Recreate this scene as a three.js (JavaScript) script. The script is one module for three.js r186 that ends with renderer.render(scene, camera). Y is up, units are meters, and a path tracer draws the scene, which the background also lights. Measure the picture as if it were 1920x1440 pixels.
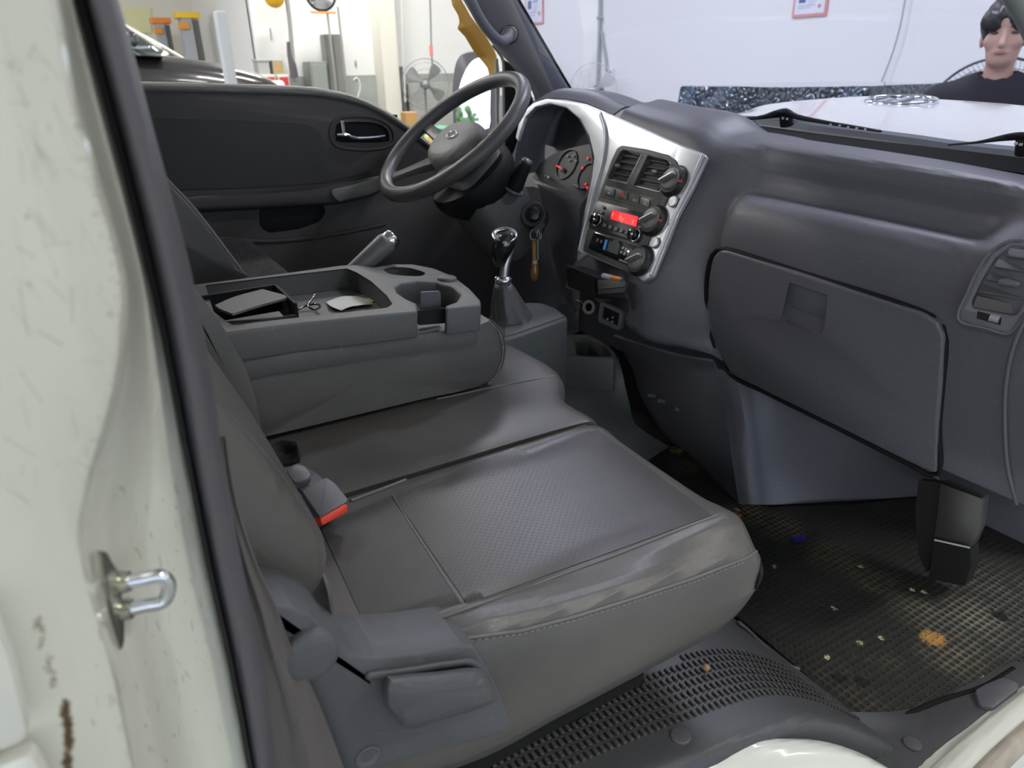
import * as THREE from 'three';
import { RoundedBoxGeometry } from 'three/addons/geometries/RoundedBoxGeometry.js';
import { mergeGeometries, mergeVertices, toCreasedNormals } from 'three/addons/utils/BufferGeometryUtils.js';
import { RectAreaLightUniformsLib } from 'three/addons/lights/RectAreaLightUniformsLib.js';
import { MarchingCubes } from 'three/addons/objects/MarchingCubes.js';
import { FontLoader } from 'three/addons/loaders/FontLoader.js';
import { TextGeometry } from 'three/addons/geometries/TextGeometry.js';

// ------------------------------------------------------------------ camera, sky, exposure
// Axes: x = towards the truck's nose, y = up (garage floor at 0), z = towards the passenger side.
const renderer = new THREE.WebGLRenderer({ antialias: true });
renderer.toneMapping = THREE.LinearToneMapping;
renderer.toneMappingExposure = 1.36;
renderer.shadowMap.enabled = true;
RectAreaLightUniformsLib.init();
const scene = new THREE.Scene();
const FOCAL = 1331, CX = 960, CY = 720, PITCH = 24.1 * Math.PI / 180, YAW = 30.5 * Math.PI / 180, ROLL = 1.0 * Math.PI / 180;
const EYE = new THREE.Vector3(0, 1.47, 0);
const fh = new THREE.Vector3(Math.sin(YAW), 0, -Math.cos(YAW)), wup = new THREE.Vector3(0, 1, 0);
const rh = new THREE.Vector3().crossVectors(fh, wup);
const FW = fh.clone().multiplyScalar(Math.cos(PITCH)).addScaledVector(wup, -Math.sin(PITCH));
const u0 = wup.clone().multiplyScalar(Math.cos(PITCH)).addScaledVector(fh, Math.sin(PITCH));
const RT = rh.clone().multiplyScalar(Math.cos(ROLL)).addScaledVector(u0, -Math.sin(ROLL));
const UPV = u0.clone().multiplyScalar(Math.cos(ROLL)).addScaledVector(rh, Math.sin(ROLL));
const camera = new THREE.PerspectiveCamera(2 * Math.atan(720 / FOCAL) * 180 / Math.PI, 4 / 3, 0.02, 200);
camera.position.copy(EYE); camera.up.copy(UPV); camera.lookAt(EYE.clone().add(FW)); camera.updateMatrixWorld();
camera.focus = 0.95; camera.userData.fStop = 8;
scene.add(camera); camera.name = 'camera';

const V = (x, y, z) => new THREE.Vector3(x, y, z);
let seed = 12345; const rnd = () => { seed = (seed * 1664525 + 1013904223) >>> 0; return seed / 4294967296; };
const hash = (a, b, s) => { let h = (Math.imul(a, 374761393) + Math.imul(b, 668265263) + Math.imul(s, 1442695041)) | 0; h = Math.imul(h ^ (h >>> 13), 1274126177); return ((h ^ (h >>> 16)) >>> 0) / 4294967296; };
function vnoise(x, y, per, s) { const xi = Math.floor(x), yi = Math.floor(y), fx = x - xi, fy = y - yi, m = (a) => ((a % per) + per) % per, q = (t) => t * t * (3 - 2 * t); const a = hash(m(xi), m(yi), s), b = hash(m(xi + 1), m(yi), s), c = hash(m(xi), m(yi + 1), s), d = hash(m(xi + 1), m(yi + 1), s); const ux = q(fx), uy = q(fy); return a + (b - a) * ux + (c - a) * uy + (a - b - c + d) * ux * uy; }
function fbm(u, v, per, oct, s) { let t = 0, w = 0, a = 1; for (let i = 0; i < oct; i++) { t += a * vnoise(u * per, v * per, per, s + i * 17); w += a; a *= 0.55; per *= 2; } return t / w; }

{ // overcast bright sky with soft clouds, the same all round
  const w = 256, h = 128, d = new Float32Array(w * h * 4);
  for (let j = 0; j < h; j++) for (let i = 0; i < w; i++) {
    const el = (j + 0.5) / h - 0.5, c = Math.min(1, Math.max(0, (fbm(i / w, j / h * 0.5, 8, 4, 5) - 0.38) * 4)), k = (j * w + i) * 4, up = Math.max(0, el * 2);
    const b = [0.62 - 0.2 * up, 0.82 - 0.12 * up, 1.12], g = [1.18, 1.17, 1.15];
    for (let q = 0; q < 3; q++) d[k + q] = el < 0 ? [0.42, 0.41, 0.38][q] : b[q] + (g[q] - b[q]) * c;
    d[k + 3] = 1;
  }
  const t = new THREE.DataTexture(d, w, h, THREE.RGBAFormat, THREE.FloatType);
  t.mapping = THREE.EquirectangularReflectionMapping; t.magFilter = THREE.LinearFilter; t.needsUpdate = true;
  scene.background = t; scene.backgroundIntensity = 2.0;
}

// ------------------------------------------------------------------ pixel helpers (a pixel gives a direction, the plane it lies on gives the distance)
const dir = (px, py) => FW.clone().addScaledVector(RT, (px - CX) / FOCAL).addScaledVector(UPV, -(py - CY) / FOCAL);
const onX = (px, py, x) => { const d = dir(px, py); return EYE.clone().addScaledVector(d, (x - EYE.x) / d.x); };
const onY = (px, py, y) => { const d = dir(px, py); return EYE.clone().addScaledVector(d, (y - EYE.y) / d.y); };
const onZ = (px, py, z) => { const d = dir(px, py); return EYE.clone().addScaledVector(d, (z - EYE.z) / d.z); };
const plane = (p, n) => { n = n.clone().normalize(); const f = (px, py, off = 0) => { const d = dir(px, py), q = p.clone().addScaledVector(n, off); return EYE.clone().addScaledVector(d, q.sub(EYE).dot(n) / d.dot(n)); }; f.n = n; f.p = p; return f; };

// ------------------------------------------------------------------ scene helpers
const used = {};
const numbered = (n) => { const k = used[n] = (used[n] ?? -1) + 1; return k ? n + '_' + String(k).padStart(3, '0') : n; };
function thing(name, label, category, group, kind) { const g = new THREE.Group(); g.name = numbered(name); g.userData = { label, category }; if (group) g.userData.group = group; if (kind) g.userData.kind = kind; scene.add(g); return g; }
const boxUV = (geo) => {
  const g = geo.index ? geo.toNonIndexed() : geo; if (!g.attributes.normal) g.computeVertexNormals();
  const p = g.attributes.position, uv = new Float32Array(p.count * 2), a = V(), b = V(), c = V();
  for (let i = 0; i < p.count; i += 3) {
    a.fromBufferAttribute(p, i); b.fromBufferAttribute(p, i + 1); c.fromBufferAttribute(p, i + 2);
    const n = b.clone().sub(a).cross(c.clone().sub(a)), ax = Math.abs(n.x), ay = Math.abs(n.y), az = Math.abs(n.z);
    [a, b, c].forEach((v, k) => { const o = (i + k) * 2; if (ay >= ax && ay >= az) { uv[o] = v.x; uv[o + 1] = v.z; } else if (ax >= az) { uv[o] = v.z; uv[o + 1] = v.y; } else { uv[o] = v.x; uv[o + 1] = v.y; } });
  }
  g.setAttribute('uv', new THREE.BufferAttribute(uv, 2)); for (const k of Object.keys(g.attributes)) if (!['position', 'normal', 'uv', 'color'].includes(k)) g.deleteAttribute(k);
  return g;
};
function part(parent, name, geo, mat, label) {
  if (Array.isArray(geo)) geo = mergeGeometries(geo.map((g) => boxUV(g)));
  else if (!geo.userData?.keepUV) geo = boxUV(geo);
  const m = new THREE.Mesh(geo, mat); m.name = name; m.castShadow = m.receiveShadow = true; if (label) m.userData.label = label; parent.add(m); return m;
}
function one(name, geo, mat, label, category, group, kind) { const m = part(scene, numbered(name), geo, mat); m.userData = { label, category }; if (group) m.userData.group = group; if (kind) m.userData.kind = kind; return m; }
// ---- geometry
const cr = (a, b, c, d, t) => 0.5 * (2 * b + (c - a) * t + (2 * a - 5 * b + 4 * c - d) * t * t + (3 * b - a - 3 * c + d) * t * t * t);
const crV = (a, b, c, d, t) => V(cr(a.x, b.x, c.x, d.x, t), cr(a.y, b.y, c.y, d.y, t), cr(a.z, b.z, c.z, d.z, t));
function resample(pts, k, closed) { const o = [], n = pts.length, g = (i) => closed ? pts[((i % n) + n) % n] : pts[Math.max(0, Math.min(n - 1, i))]; const m = closed ? n : n - 1; for (let i = 0; i < m; i++) for (let j = 0; j < k; j++) o.push(crV(g(i - 1), g(i), g(i + 1), g(i + 2), j / k)); if (!closed) o.push(pts[n - 1].clone()); return o; }
function gridGeo(rows, closed, flip, caps) {
  const R = rows.length, Cn = rows[0].length, pos = [], idx = [];
  rows.forEach((r) => r.forEach((p) => pos.push(p.x, p.y, p.z)));
  const cols = closed ? Cn : Cn - 1;
  for (let i = 0; i < R - 1; i++) for (let j = 0; j < cols; j++) { const a = i * Cn + j, b = i * Cn + (j + 1) % Cn, c = a + Cn, d = b + Cn; flip ? idx.push(a, b, c, b, d, c) : idx.push(a, c, b, b, c, d); }
  if (caps) for (const [i, s] of [[0, flip], [R - 1, !flip]]) { const m = V(); rows[i].forEach((p) => m.add(p)); m.multiplyScalar(1 / Cn); const q = pos.length / 3; pos.push(m.x, m.y, m.z); for (let j = 0; j < cols; j++) { const a = i * Cn + j, b = i * Cn + (j + 1) % Cn; s ? idx.push(q, b, a) : idx.push(q, a, b); } }
  const g = new THREE.BufferGeometry(); g.setAttribute('position', new THREE.Float32BufferAttribute(pos, 3)); g.setIndex(idx); g.computeVertexNormals(); return g;
}
// closed rings lofted into a solid; ku, kv = smoothing steps between control rings / control points
function solid(rings, ku = 4, kv = 4, crease, strip) {
  let r = rings.map((q) => resample(q, kv, true)); const n = r[0].length, cols = [];
  if (ku > 1) { for (let j = 0; j < n; j++) cols.push(resample(r.map((q) => q[j]), ku, false)); r = cols[0].map((_, i) => cols.map((c) => c[i])); }
  const g = gridGeo(r, true, false, !strip);
  if (strip) { const ix = [...g.index.array], R = r.length, h = n / 2; for (const [i, s] of [[0, 0], [R - 1, 1]]) for (let j = 0; j < h - 1; j++) { const a = i * n + j, b = a + 1, c = i * n + n - 1 - j, d = c - 1; s ? ix.push(a, c, b, b, c, d) : ix.push(a, b, c, b, d, c); } g.setIndex(ix); }
  // make the winding point outwards
  const p = g.attributes.position, ix = g.index.array; let vol = 0; const a = V(), b = V(), c = V();
  for (let i = 0; i < ix.length; i += 3) { a.fromBufferAttribute(p, ix[i]); b.fromBufferAttribute(p, ix[i + 1]); c.fromBufferAttribute(p, ix[i + 2]); vol += a.dot(b.cross(c)); }
  if (vol < 0) { for (let i = 0; i < ix.length; i += 3) { const t = ix[i]; ix[i] = ix[i + 1]; ix[i + 1] = t; } }
  g.computeVertexNormals(); return crease ? toCreasedNormals(g, crease) : toCreasedNormals(g, 0.9);
}
// a smooth sheet through a grid of points, given thickness t away from `towards` (a point the outside faces)
function sheet(grid, t, ku = 4, kv = 4, towards = EYE) {
  let r = grid.map((q) => resample(q, kv, false)); const cols = [];
  for (let j = 0; j < r[0].length; j++) cols.push(resample(r.map((q) => q[j]), ku, false)); r = cols[0].map((_, i) => cols.map((c) => c[i]));
  const g = gridGeo(r, false, false, false), N = g.attributes.normal, P = g.attributes.position, C = r[0].length, mid = Math.floor(r.length / 2) * C + Math.floor(C / 2);
  const m = V().fromBufferAttribute(P, mid), s = V().fromBufferAttribute(N, mid).dot(towards.clone().sub(m)) > 0 ? -1 : 1;
  const back = r.map((row, i) => row.map((p, j) => p.clone().addScaledVector(V().fromBufferAttribute(N, i * C + j), s * t)));
  const rings = r.map((row, i) => [...row, ...back[i].slice().reverse()]);
  return solid(rings, 1, 1, 0.7, true);
}
const basisOf = (n) => { n = n.clone().normalize(); const h = Math.abs(n.y) > 0.9 ? V(1, 0, 0) : V(0, 1, 0); const u = V().crossVectors(h, n).normalize(), v = V().crossVectors(n, u); return new THREE.Matrix4().makeBasis(u, v, n); };
function roundShape(p, r, target) { const n = p.length, s = target ?? new THREE.Shape(); for (let i = 0; i < n; i++) { const a = p[(i + n - 1) % n], b = p[i], c = p[(i + 1) % n], ra = Array.isArray(r) ? r[i] : r, d1 = Math.min(ra, b.distanceTo(a) * 0.48), d2 = Math.min(ra, b.distanceTo(c) * 0.48); const e = b.clone().lerp(a, d1 / (b.distanceTo(a) || 1)), f = b.clone().lerp(c, d2 / (b.distanceTo(c) || 1)); i ? s.lineTo(e.x, e.y) : s.moveTo(e.x, e.y); if (ra > 0) s.quadraticCurveTo(b.x, b.y, f.x, f.y); } s.closePath(); return s; }
// coplanar outline pts (front face) extruded backwards along -n by t
function plate(pts, n, t, { r = 0, bevel = 0, holes = [], smooth = 0, seg = 2 } = {}) {
  const B = basisOf(n), Bi = B.clone().invert(), o = pts[0].clone(), to2 = (p) => { const q = p.clone().sub(o).applyMatrix4(Bi); return new THREE.Vector2(q.x, q.y); };
  if (smooth) pts = resample(pts, smooth, true);
  const sh = roundShape(pts.map(to2), r); for (const h of holes) sh.holes.push(roundShape((h.smooth ? resample(h.pts, h.smooth, true) : h.pts).map(to2), h.r ?? 0, new THREE.Path()));
  const bv = Math.min(bevel, t * 0.45), g = new THREE.ExtrudeGeometry(sh, { depth: t - (bevel ? 2 * bv : 0), bevelEnabled: bevel > 0, bevelThickness: bv, bevelSize: bevel, bevelOffset: -bevel, bevelSegments: seg, curveSegments: 5 });
  g.translate(0, 0, -t + (bevel ? bv : 0)); g.applyMatrix4(B); g.translate(o.x, o.y, o.z); return toCreasedNormals(g, 0.6);
}
const tube = (pts, r, { k = 6, rs = 8, closed = false } = {}) => { const c = new THREE.CatmullRomCurve3(pts, closed, 'centripetal'); return capTube(c, pts.length * k, r, rs, closed); };
function capTube(c, n, r, rs, closed) { const g = new THREE.TubeGeometry(c, n, r, rs, closed); if (closed) return g; const ends = [0, 1].map((t) => { const s = new THREE.SphereGeometry(r, rs, 5); const p = c.getPointAt(t); s.translate(p.x, p.y, p.z); return s; }); return mergeGeometries([g, ...ends].map((q) => boxUV(q))); }
const cyl = (a, b, r0, r1 = r0, seg = 16) => { const d = b.clone().sub(a), g = new THREE.CylinderGeometry(r1, r0, d.length(), seg); g.translate(0, d.length() / 2, 0); g.applyQuaternion(new THREE.Quaternion().setFromUnitVectors(V(0, 1, 0), d.clone().normalize())); g.translate(a.x, a.y, a.z); return g; };
const latheAt = (prof, a, axis, seg = 24) => { const g = new THREE.LatheGeometry(prof.map(([r, h]) => new THREE.Vector2(r <= 0.001 ? 1e-5 : r, h)), seg); g.applyQuaternion(new THREE.Quaternion().setFromUnitVectors(V(0, 1, 0), axis.clone().normalize())); g.translate(a.x, a.y, a.z); return g; };
const rbox = (w, h, d, r = 0.004, s = 2) => new RoundedBoxGeometry(w, h, d, s, Math.min(r, w / 2.01, h / 2.01, d / 2.01));
const boxAt = (x, y, z, w, h, d, r = 0.004) => { const g = rbox(w, h, d, r); g.translate(x, y, z); return g; };
const bx = (x0, x1, y0, y1, z0, z1, r) => boxAt((x0 + x1) / 2, (y0 + y1) / 2, (z0 + z1) / 2, x1 - x0, y1 - y0, z1 - z0, r);
// rounded box whose local z is n and local y is `up`
const boxN = (p, n, up, w, h, d, r) => { const z = n.clone().normalize(), x = V().crossVectors(up, z).normalize(), y = V().crossVectors(z, x); const g = rbox(w, h, d, r); g.applyMatrix4(new THREE.Matrix4().makeBasis(x, y, z)); g.translate(p.x, p.y, p.z); return g; };
const beam = (a, b, w, t, up = V(0, 1, 0), r = 0.002) => { const d = b.clone().sub(a); return boxN(a.clone().lerp(b, 0.5), up.clone(), d.normalize(), w, b.distanceTo(a), t, r); };

// ------------------------------------------------------------------ textures and materials
function dataTex(w, h, fn, srgb) { const d = new Uint8Array(w * h * 4); for (let j = 0; j < h; j++) for (let i = 0; i < w; i++) { const c = fn(i / w, j / h, i, j), k = (j * w + i) * 4; for (let q = 0; q < 3; q++) d[k + q] = Math.max(0, Math.min(255, Math.round(255 * (Array.isArray(c) ? c[q] : c)))); d[k + 3] = 255; } const t = new THREE.DataTexture(d, w, h); t.magFilter = THREE.LinearFilter; t.wrapS = t.wrapT = THREE.RepeatWrapping; if (srgb) t.colorSpace = THREE.SRGBColorSpace; t.needsUpdate = true; return t; }
const sized = (t, m, n = m) => { const c = t.clone(); c.repeat.set(1 / m, 1 / n); c.needsUpdate = true; return c; };
const tGrain = dataTex(256, 256, (u, v) => 0.6 * fbm(u, v, 64, 2, 3) + 0.4 * fbm(u, v, 24, 2, 9));
const cells = [...Array(900)].map(() => [rnd(), rnd()]);
const bins = {}; cells.forEach(([x, y]) => { for (let a = -1; a <= 1; a++) for (let b = -1; b <= 1; b++) { const k = ((Math.floor(x * 30) + a + 30) % 30) + ',' + ((Math.floor(y * 30) + b + 30) % 30); (bins[k] ??= []).push([x, y]); } });
const tLeather = dataTex(256, 256, (u, v) => { let d1 = 9, d2 = 9; for (const [x, y] of bins[Math.floor(u * 30) + ',' + Math.floor(v * 30)] ?? []) { let dx = Math.abs(x - u), dy = Math.abs(y - v); dx = Math.min(dx, 1 - dx); dy = Math.min(dy, 1 - dy); const d = Math.hypot(dx, dy); if (d < d1) { d2 = d1; d1 = d; } else if (d < d2) d2 = d; } return Math.min(1, (d2 - d1) * 60); });
const tBlotch = dataTex(256, 256, (u, v) => { const f = fbm(u, v, 5, 6, 41); return 0.72 + 0.5 * (f - 0.3); });
const tRough = dataTex(256, 256, (u, v) => 0.6 + 0.6 * (fbm(u, v, 6, 5, 77) - 0.3));
const canvasTex = (w, h, draw) => { const c = document.createElement('canvas'); c.width = w; c.height = h; draw(c.getContext('2d'), w, h); const t = new THREE.CanvasTexture(c); t.colorSpace = THREE.SRGBColorSpace; t.magFilter = THREE.LinearFilter; t.wrapS = t.wrapT = THREE.RepeatWrapping; return t; };
const grey = (v) => `rgb(${v},${v},${v})`;
// dusty, scuffed plastic: a near-white multiplier with small scratches and specks
const tScuff = canvasTex(1024, 1024, (x, w) => { x.fillStyle = grey(188); x.fillRect(0, 0, w, w); for (let i = 0; i < 500; i++) { const a = rnd() * w, b = rnd() * w, l = 3 + rnd() * 26, t = rnd() * 6.3; x.strokeStyle = `rgba(255,255,250,${0.06 + rnd() * 0.3})`; x.lineWidth = 1 + rnd() * 2.4; x.beginPath(); x.moveTo(a, b); x.quadraticCurveTo(a + Math.cos(t) * l * 0.5 + rnd() * 6, b + Math.sin(t) * l * 0.5, a + Math.cos(t) * l, b + Math.sin(t) * l); x.stroke(); } for (let i = 0; i < 2600; i++) { x.fillStyle = `rgba(255,250,240,${0.06 + rnd() * 0.3})`; x.fillRect(rnd() * w, rnd() * w, 1 + rnd() * 3, 1 + rnd() * 3); } for (let i = 0; i < 60; i++) { const a = rnd() * w, b = rnd() * w, r = 8 + rnd() * 40; for (let q = 0; q < 30; q++) { x.fillStyle = 'rgba(255,248,230,0.045)'; x.fillRect(a + (rnd() - 0.5) * r, b + (rnd() - 0.5) * r * 0.5, 1 + rnd() * 5, 1 + rnd() * 3); } } });
function mat(rgb, rough, o = {}) {
  const m = new THREE.MeshPhysicalMaterial({ roughness: rough, metalness: o.metal ?? 0, side: THREE.DoubleSide }); m.color.setRGB(...rgb);
  if (o.bump) { m.bumpMap = sized(o.bump, o.bs ?? 0.03); m.bumpScale = o.bh ?? 0.0003; }
  if (o.map) m.map = sized(o.map, o.ms ?? 0.5);
  if (o.rmap) m.roughnessMap = sized(tRough, o.rs ?? 0.4);
  if (o.coat) { m.clearcoat = o.coat; m.clearcoatRoughness = o.cr ?? 0.05; }
  if (o.spec !== undefined) m.specularIntensity = o.spec;
  if (o.emissive) { m.emissive.setRGB(...o.emissive); m.emissiveIntensity = o.ei ?? 1; }
  if (o.trans) { m.transmission = o.trans; m.thickness = o.thick ?? 0; m.ior = o.ior ?? 1.5; }
  return m;
}
const blotchy = { map: tBlotch, ms: 0.45 };
const MAT = {
  paint: mat([0.74, 0.74, 0.67], 0.32, { coat: 0.6, cr: 0.12 }),
  rubber: mat([0.095, 0.090, 0.102], 0.5, { bump: tGrain, bs: 0.02, bh: 0.00004 }),
  black: mat([0.012, 0.012, 0.013], 0.6, { spec: 0.4 }),
  matteBlack: mat([0.016, 0.016, 0.016], 0.9, { spec: 0.25 }),
  gloss: mat([0.012, 0.012, 0.014], 0.12, { coat: 1 }),
  dash: mat([0.225, 0.226, 0.268], 0.45, { bump: tGrain, bs: 0.035, bh: 0.00012, map: tScuff, ms: 0.5 }),
  dashDark: mat([0.10, 0.101, 0.118], 0.6, { bump: tGrain, bs: 0.035, bh: 0.00012, map: tScuff, ms: 0.6 }),
  door: mat([0.088, 0.081, 0.077], 0.7, { bump: tGrain, bs: 0.03, bh: 0.00012 }),
  doorLight: mat([0.20, 0.197, 0.18], 0.45, { bump: tGrain, bs: 0.03, bh: 0.00007 }),
  pillar: mat([0.18, 0.182, 0.20], 0.65, { bump: tGrain, bs: 0.03, bh: 0.0001 }),
  leather: mat([0.125, 0.117, 0.108], 0.36, { bump: tLeather, bs: 0.03, bh: 0.00007, map: tBlotch, ms: 0.6 }),
  leatherDark: mat([0.062, 0.059, 0.057], 0.34, { bump: tLeather, bs: 0.03, bh: 0.00007, map: tBlotch, ms: 0.4 }),
  stitch: mat([0.30, 0.28, 0.25], 0.7),
  console: mat([0.21, 0.212, 0.210], 0.55, { bump: tGrain, bs: 0.03, bh: 0.0001, map: tScuff, ms: 0.7 }),
  tunnel: mat([0.145, 0.158, 0.152], 0.55, { bump: tGrain, bs: 0.03, bh: 0.0001, map: tScuff, ms: 0.6 }),
  seatPlastic: mat([0.18, 0.185, 0.197], 0.5, { bump: tGrain, bs: 0.03, bh: 0.0001, map: tScuff, ms: 0.8 }),
  silver: mat([0.56, 0.57, 0.60], 0.33, { metal: 0.6 }),
  chrome: mat([0.82, 0.83, 0.86], 0.1, { metal: 1 }),
  zinc: mat([0.55, 0.55, 0.45], 0.28, { metal: 0.9, rmap: true, rs: 0.05, map: tBlotch, ms: 0.05 }),
  steel: mat([0.5, 0.5, 0.5], 0.3, { metal: 0.9 }),
  radio: mat([0.03, 0.029, 0.03], 0.35),
  web: mat([0.115, 0.102, 0.095], 0.75),
  red: mat([0.75, 0.045, 0.02], 0.4),
  wall: mat([0.84, 0.84, 0.83], 0.8),
  cream: mat([0.80, 0.78, 0.68], 0.8),
  dado: mat([0.42, 0.44, 0.42], 0.6, { map: tBlotch, ms: 2 }),
  garageFloor: mat([0.30, 0.31, 0.30], 0.35, { map: tBlotch, ms: 2 }),
};
// ------------------------------------------------------------------ the garage
const S = 'structure';
const FX = 6.2, LZ = -11, FZ = -15.5, CXN = onZ(478, 80, LZ).x;
one('floor', bx(-9, FX + 0.2, -0.2, 0, -15.7, 6, 0.01), MAT.garageFloor, 'grey painted concrete garage floor under the truck', 'floor', null, S);
one('ground', bx(-70, 40, -0.4, -0.22, -50, 40, 0.01), mat([0.28, 0.27, 0.25], 0.9, { map: tBlotch, ms: 4 }), 'grey asphalt yard outside the open garage doors', 'ground', null, S);
one('ceiling', bx(-9, FX + 0.2, 4.6, 4.8, -15.7, 6, 0.01), MAT.wall, 'white garage ceiling with strip lights', 'ceiling', null, S);
const dadoF = onX(1200, 191, FX).y, dadoL = onZ(670, 141, LZ).y;
one('wall_front', bx(FX, FX + 0.2, 0, 4.6, -15.7, 6, 0.01), MAT.wall, 'white garage wall beyond the windscreen', 'wall', null, S);
one('wall_left', [bx(CXN, FX, 0, 4.6, LZ - 0.2, LZ, 0.01), bx(CXN, CXN + 0.2, 0, 4.6, FZ, LZ - 0.1, 0.01)], MAT.wall, 'white garage wall beyond the driver window', 'wall', null, S);
one('wall_back', bx(-9, CXN + 0.1, 0, 4.6, FZ - 0.2, FZ, 0.01), MAT.cream, 'cream garage wall behind the car lifts', 'wall', null, S);
one('trim_1', bx(FX - 0.02, FX, 0, dadoF, LZ, 6, 0.004), mat([0.36, 0.38, 0.42], 0.6), 'grey painted lower band along the front wall', 'wall band', null, S);
one('trim_2', bx(CXN, FX - 0.05, 0, dadoL, LZ, LZ + 0.02, 0.004), MAT.dado, 'grey green painted lower band along the side wall', 'wall band', null, S);
one('wall_right', [bx(-9, FX + 0.2, 2.3, 4.6, 5.8, 6, 0.01), ...[-8.9, -3.9, 1.1, 6.1].map((x) => bx(x - 0.15, x + 0.15, 0, 3.9, 5.75, 6, 0.01))], MAT.cream, 'header and posts of the open shutter bays', 'wall', null, S);
one('wall_rear', [bx(-9, -8.8, 3.9, 4.6, -15.7, 6, 0.01), ...[-13.9, -11.4, -4.4, 0.4].map((z) => bx(-9, -8.75, 0, 3.9, z - 0.15, z + 0.15, 0.01))], MAT.cream, 'header and posts of the open rear bays', 'wall', null, S);
{ // strip lights
  const diff = mat([0.9, 0.9, 0.9], 0.5, { emissive: [1, 0.98, 0.95], ei: 2.2 }), frame = mat([0.7, 0.7, 0.7], 0.5);
  let n = 0;
  for (const [zi, z] of [-9.5, -5.6, -2.0, 2.0].entries()) for (const [xi, x] of [-5, -0.8, 3.4].entries()) {
    if (zi === 3 && xi === 1) continue;        // no fitting above the open passenger door
    const t = thing('ceiling_light', 'white strip light on the ceiling, ' + ['deep over the lifts', 'over the parked cars', 'above the driver side', 'over the passenger side bays'][zi] + ' ' + ['near the rear doors', 'mid garage', 'near the front wall'][xi], 'light', 'garage ceiling strip lights');
    const f = rbox(1.3, 0.06, 0.34, 0.01), d = rbox(1.2, 0.02, 0.28, 0.004); f.translate(0, 0.03, 0); d.translate(0, -0.006, 0);
    part(t, 'housing', f, frame); part(t, 'diffuser', d, diff);
    t.position.set(x, 4.52, z); t.userData.placed = true;
    const L = new THREE.RectAreaLight(new THREE.Color(1, 0.98, 0.95), 76, 1.2, 0.28); L.position.set(x, 4.49, z); L.lookAt(x, 0, z); L.name = numbered('strip_light_glow'); L.castShadow = true; scene.add(L); n++;
  }
}
{ // trees outside, mirrored in the door mirror
  const leaf = mat([0.11, 0.20, 0.06], 0.8), bark = mat([0.12, 0.08, 0.05], 0.9);
  [[-38, -15.0, 2.7, 'tall'], [-44, -22, 3.4, 'broad'], [-40, -21.5, 2.5, 'small'], [-46, -14, 3.0, 'rounded']].forEach(([x, z, h, k]) => {
    const t = thing('tree', k + ' green tree standing in the yard behind the garage', 'tree', 'trees in the yard');
    part(t, 'trunk', cyl(V(x, -0.22, z), V(x, h * 0.5, z), 0.16, 0.1, 8), bark);
    const blobs = []; for (let i = 0; i < 60; i++) { const g = new THREE.IcosahedronGeometry(0.12 + rnd() * 0.26, 1), a = rnd() * 6.3, q = Math.sqrt(rnd()) * h * 0.42; g.translate(x + Math.cos(a) * q, h * (0.45 + rnd() * 0.5), z + Math.sin(a) * q); blobs.push(g); }
    part(t, 'crown', blobs, leaf);
  });
}
// ------------------------------------------------------------------ the cab shell
const DZ = -1.82;                                     // inner face of the driver's door
one('cab_floor', bx(-0.3, 1.45, 0.62, 0.655, -1.85, -0.37, 0.004), MAT.matteBlack, 'black floor pan of the truck cab', 'cab floor', null, S);
one('cab_side_wall', [bx(0.88, 1.42, 0.60, 1.20, -1.9, -1.845, 0.01)], MAT.dash, 'grey kick panel ahead of the driver door', 'cab wall', null, S);
one('cab_bulkhead', bx(1.33, 1.37, 0.655, 1.15, -1.82, -0.36, 0.01), MAT.dash, 'grey front bulkhead of the cab behind the dashboard', 'cab wall', null, S);
one('cab_roof', [bx(-0.45, 0.80, 1.99, 2.02, -1.85, -0.30, 0.01)], MAT.paint, 'white roof of the truck cab', 'cab roof', null, S);
one('cab_rear_wall', [bx(-0.48, -0.42, 0.62, 2.02, -1.85, -0.33, 0.01)], MAT.dash, 'dark rear wall of the truck cab behind the seats', 'cab wall', null, S);
one('cab_chassis', [bx(-3.6, 1.2, 0.4, 0.60, -1.45, -0.70, 0.02), bx(-3.6, -0.55, 0.74, 0.80, -1.9, -0.2, 0.01)], MAT.matteBlack, 'black chassis rails and load bed under the truck', 'chassis', null, S);
for (const [x, z] of [[0.55, -1.75], [0.55, -0.42], [-2.4, -1.75], [-2.4, -0.42]]) { const w = thing('road_wheel', 'black truck tyre with steel rim under the ' + (z < -1 ? 'driver' : 'passenger') + ' side of the ' + (x > 0 ? 'cab' : 'load bed'), 'tyre', 'truck wheels'); part(w, 'tyre', cyl(V(x, 0.31, z - 0.09), V(x, 0.31, z + 0.09), 0.31, 0.31, 28), MAT.rubber); part(w, 'rim', cyl(V(x, 0.31, z - 0.095), V(x, 0.31, z + 0.095), 0.19, 0.19, 24), MAT.steel); }
const planar = (g, f) => { g = g.index ? g.toNonIndexed() : g; const p = g.attributes.position, uv = new Float32Array(p.count * 2), v = V(); for (let i = 0; i < p.count; i++) { v.fromBufferAttribute(p, i); const q = f(v); uv[i * 2] = q[0]; uv[i * 2 + 1] = q[1]; } g.setAttribute('uv', new THREE.BufferAttribute(uv, 2)); g.userData.keepUV = true; return g; };
const Lk = (tab, y) => { for (let i = 0; i < tab.length - 1; i++) if (y <= tab[i + 1][0]) { const [a, p] = tab[i], [b, q] = tab[i + 1]; return p + (q - p) * (y - a) / (b - a); } return tab[tab.length - 1][1]; };
const tabA = [[-80, 88], [0, 100], [180, 134], [360, 187], [500, 228], [575, 235], [720, 218], [860, 180], [960, 148], [1080, 160], [1260, 212], [1440, 250], [1560, 280]];
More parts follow.
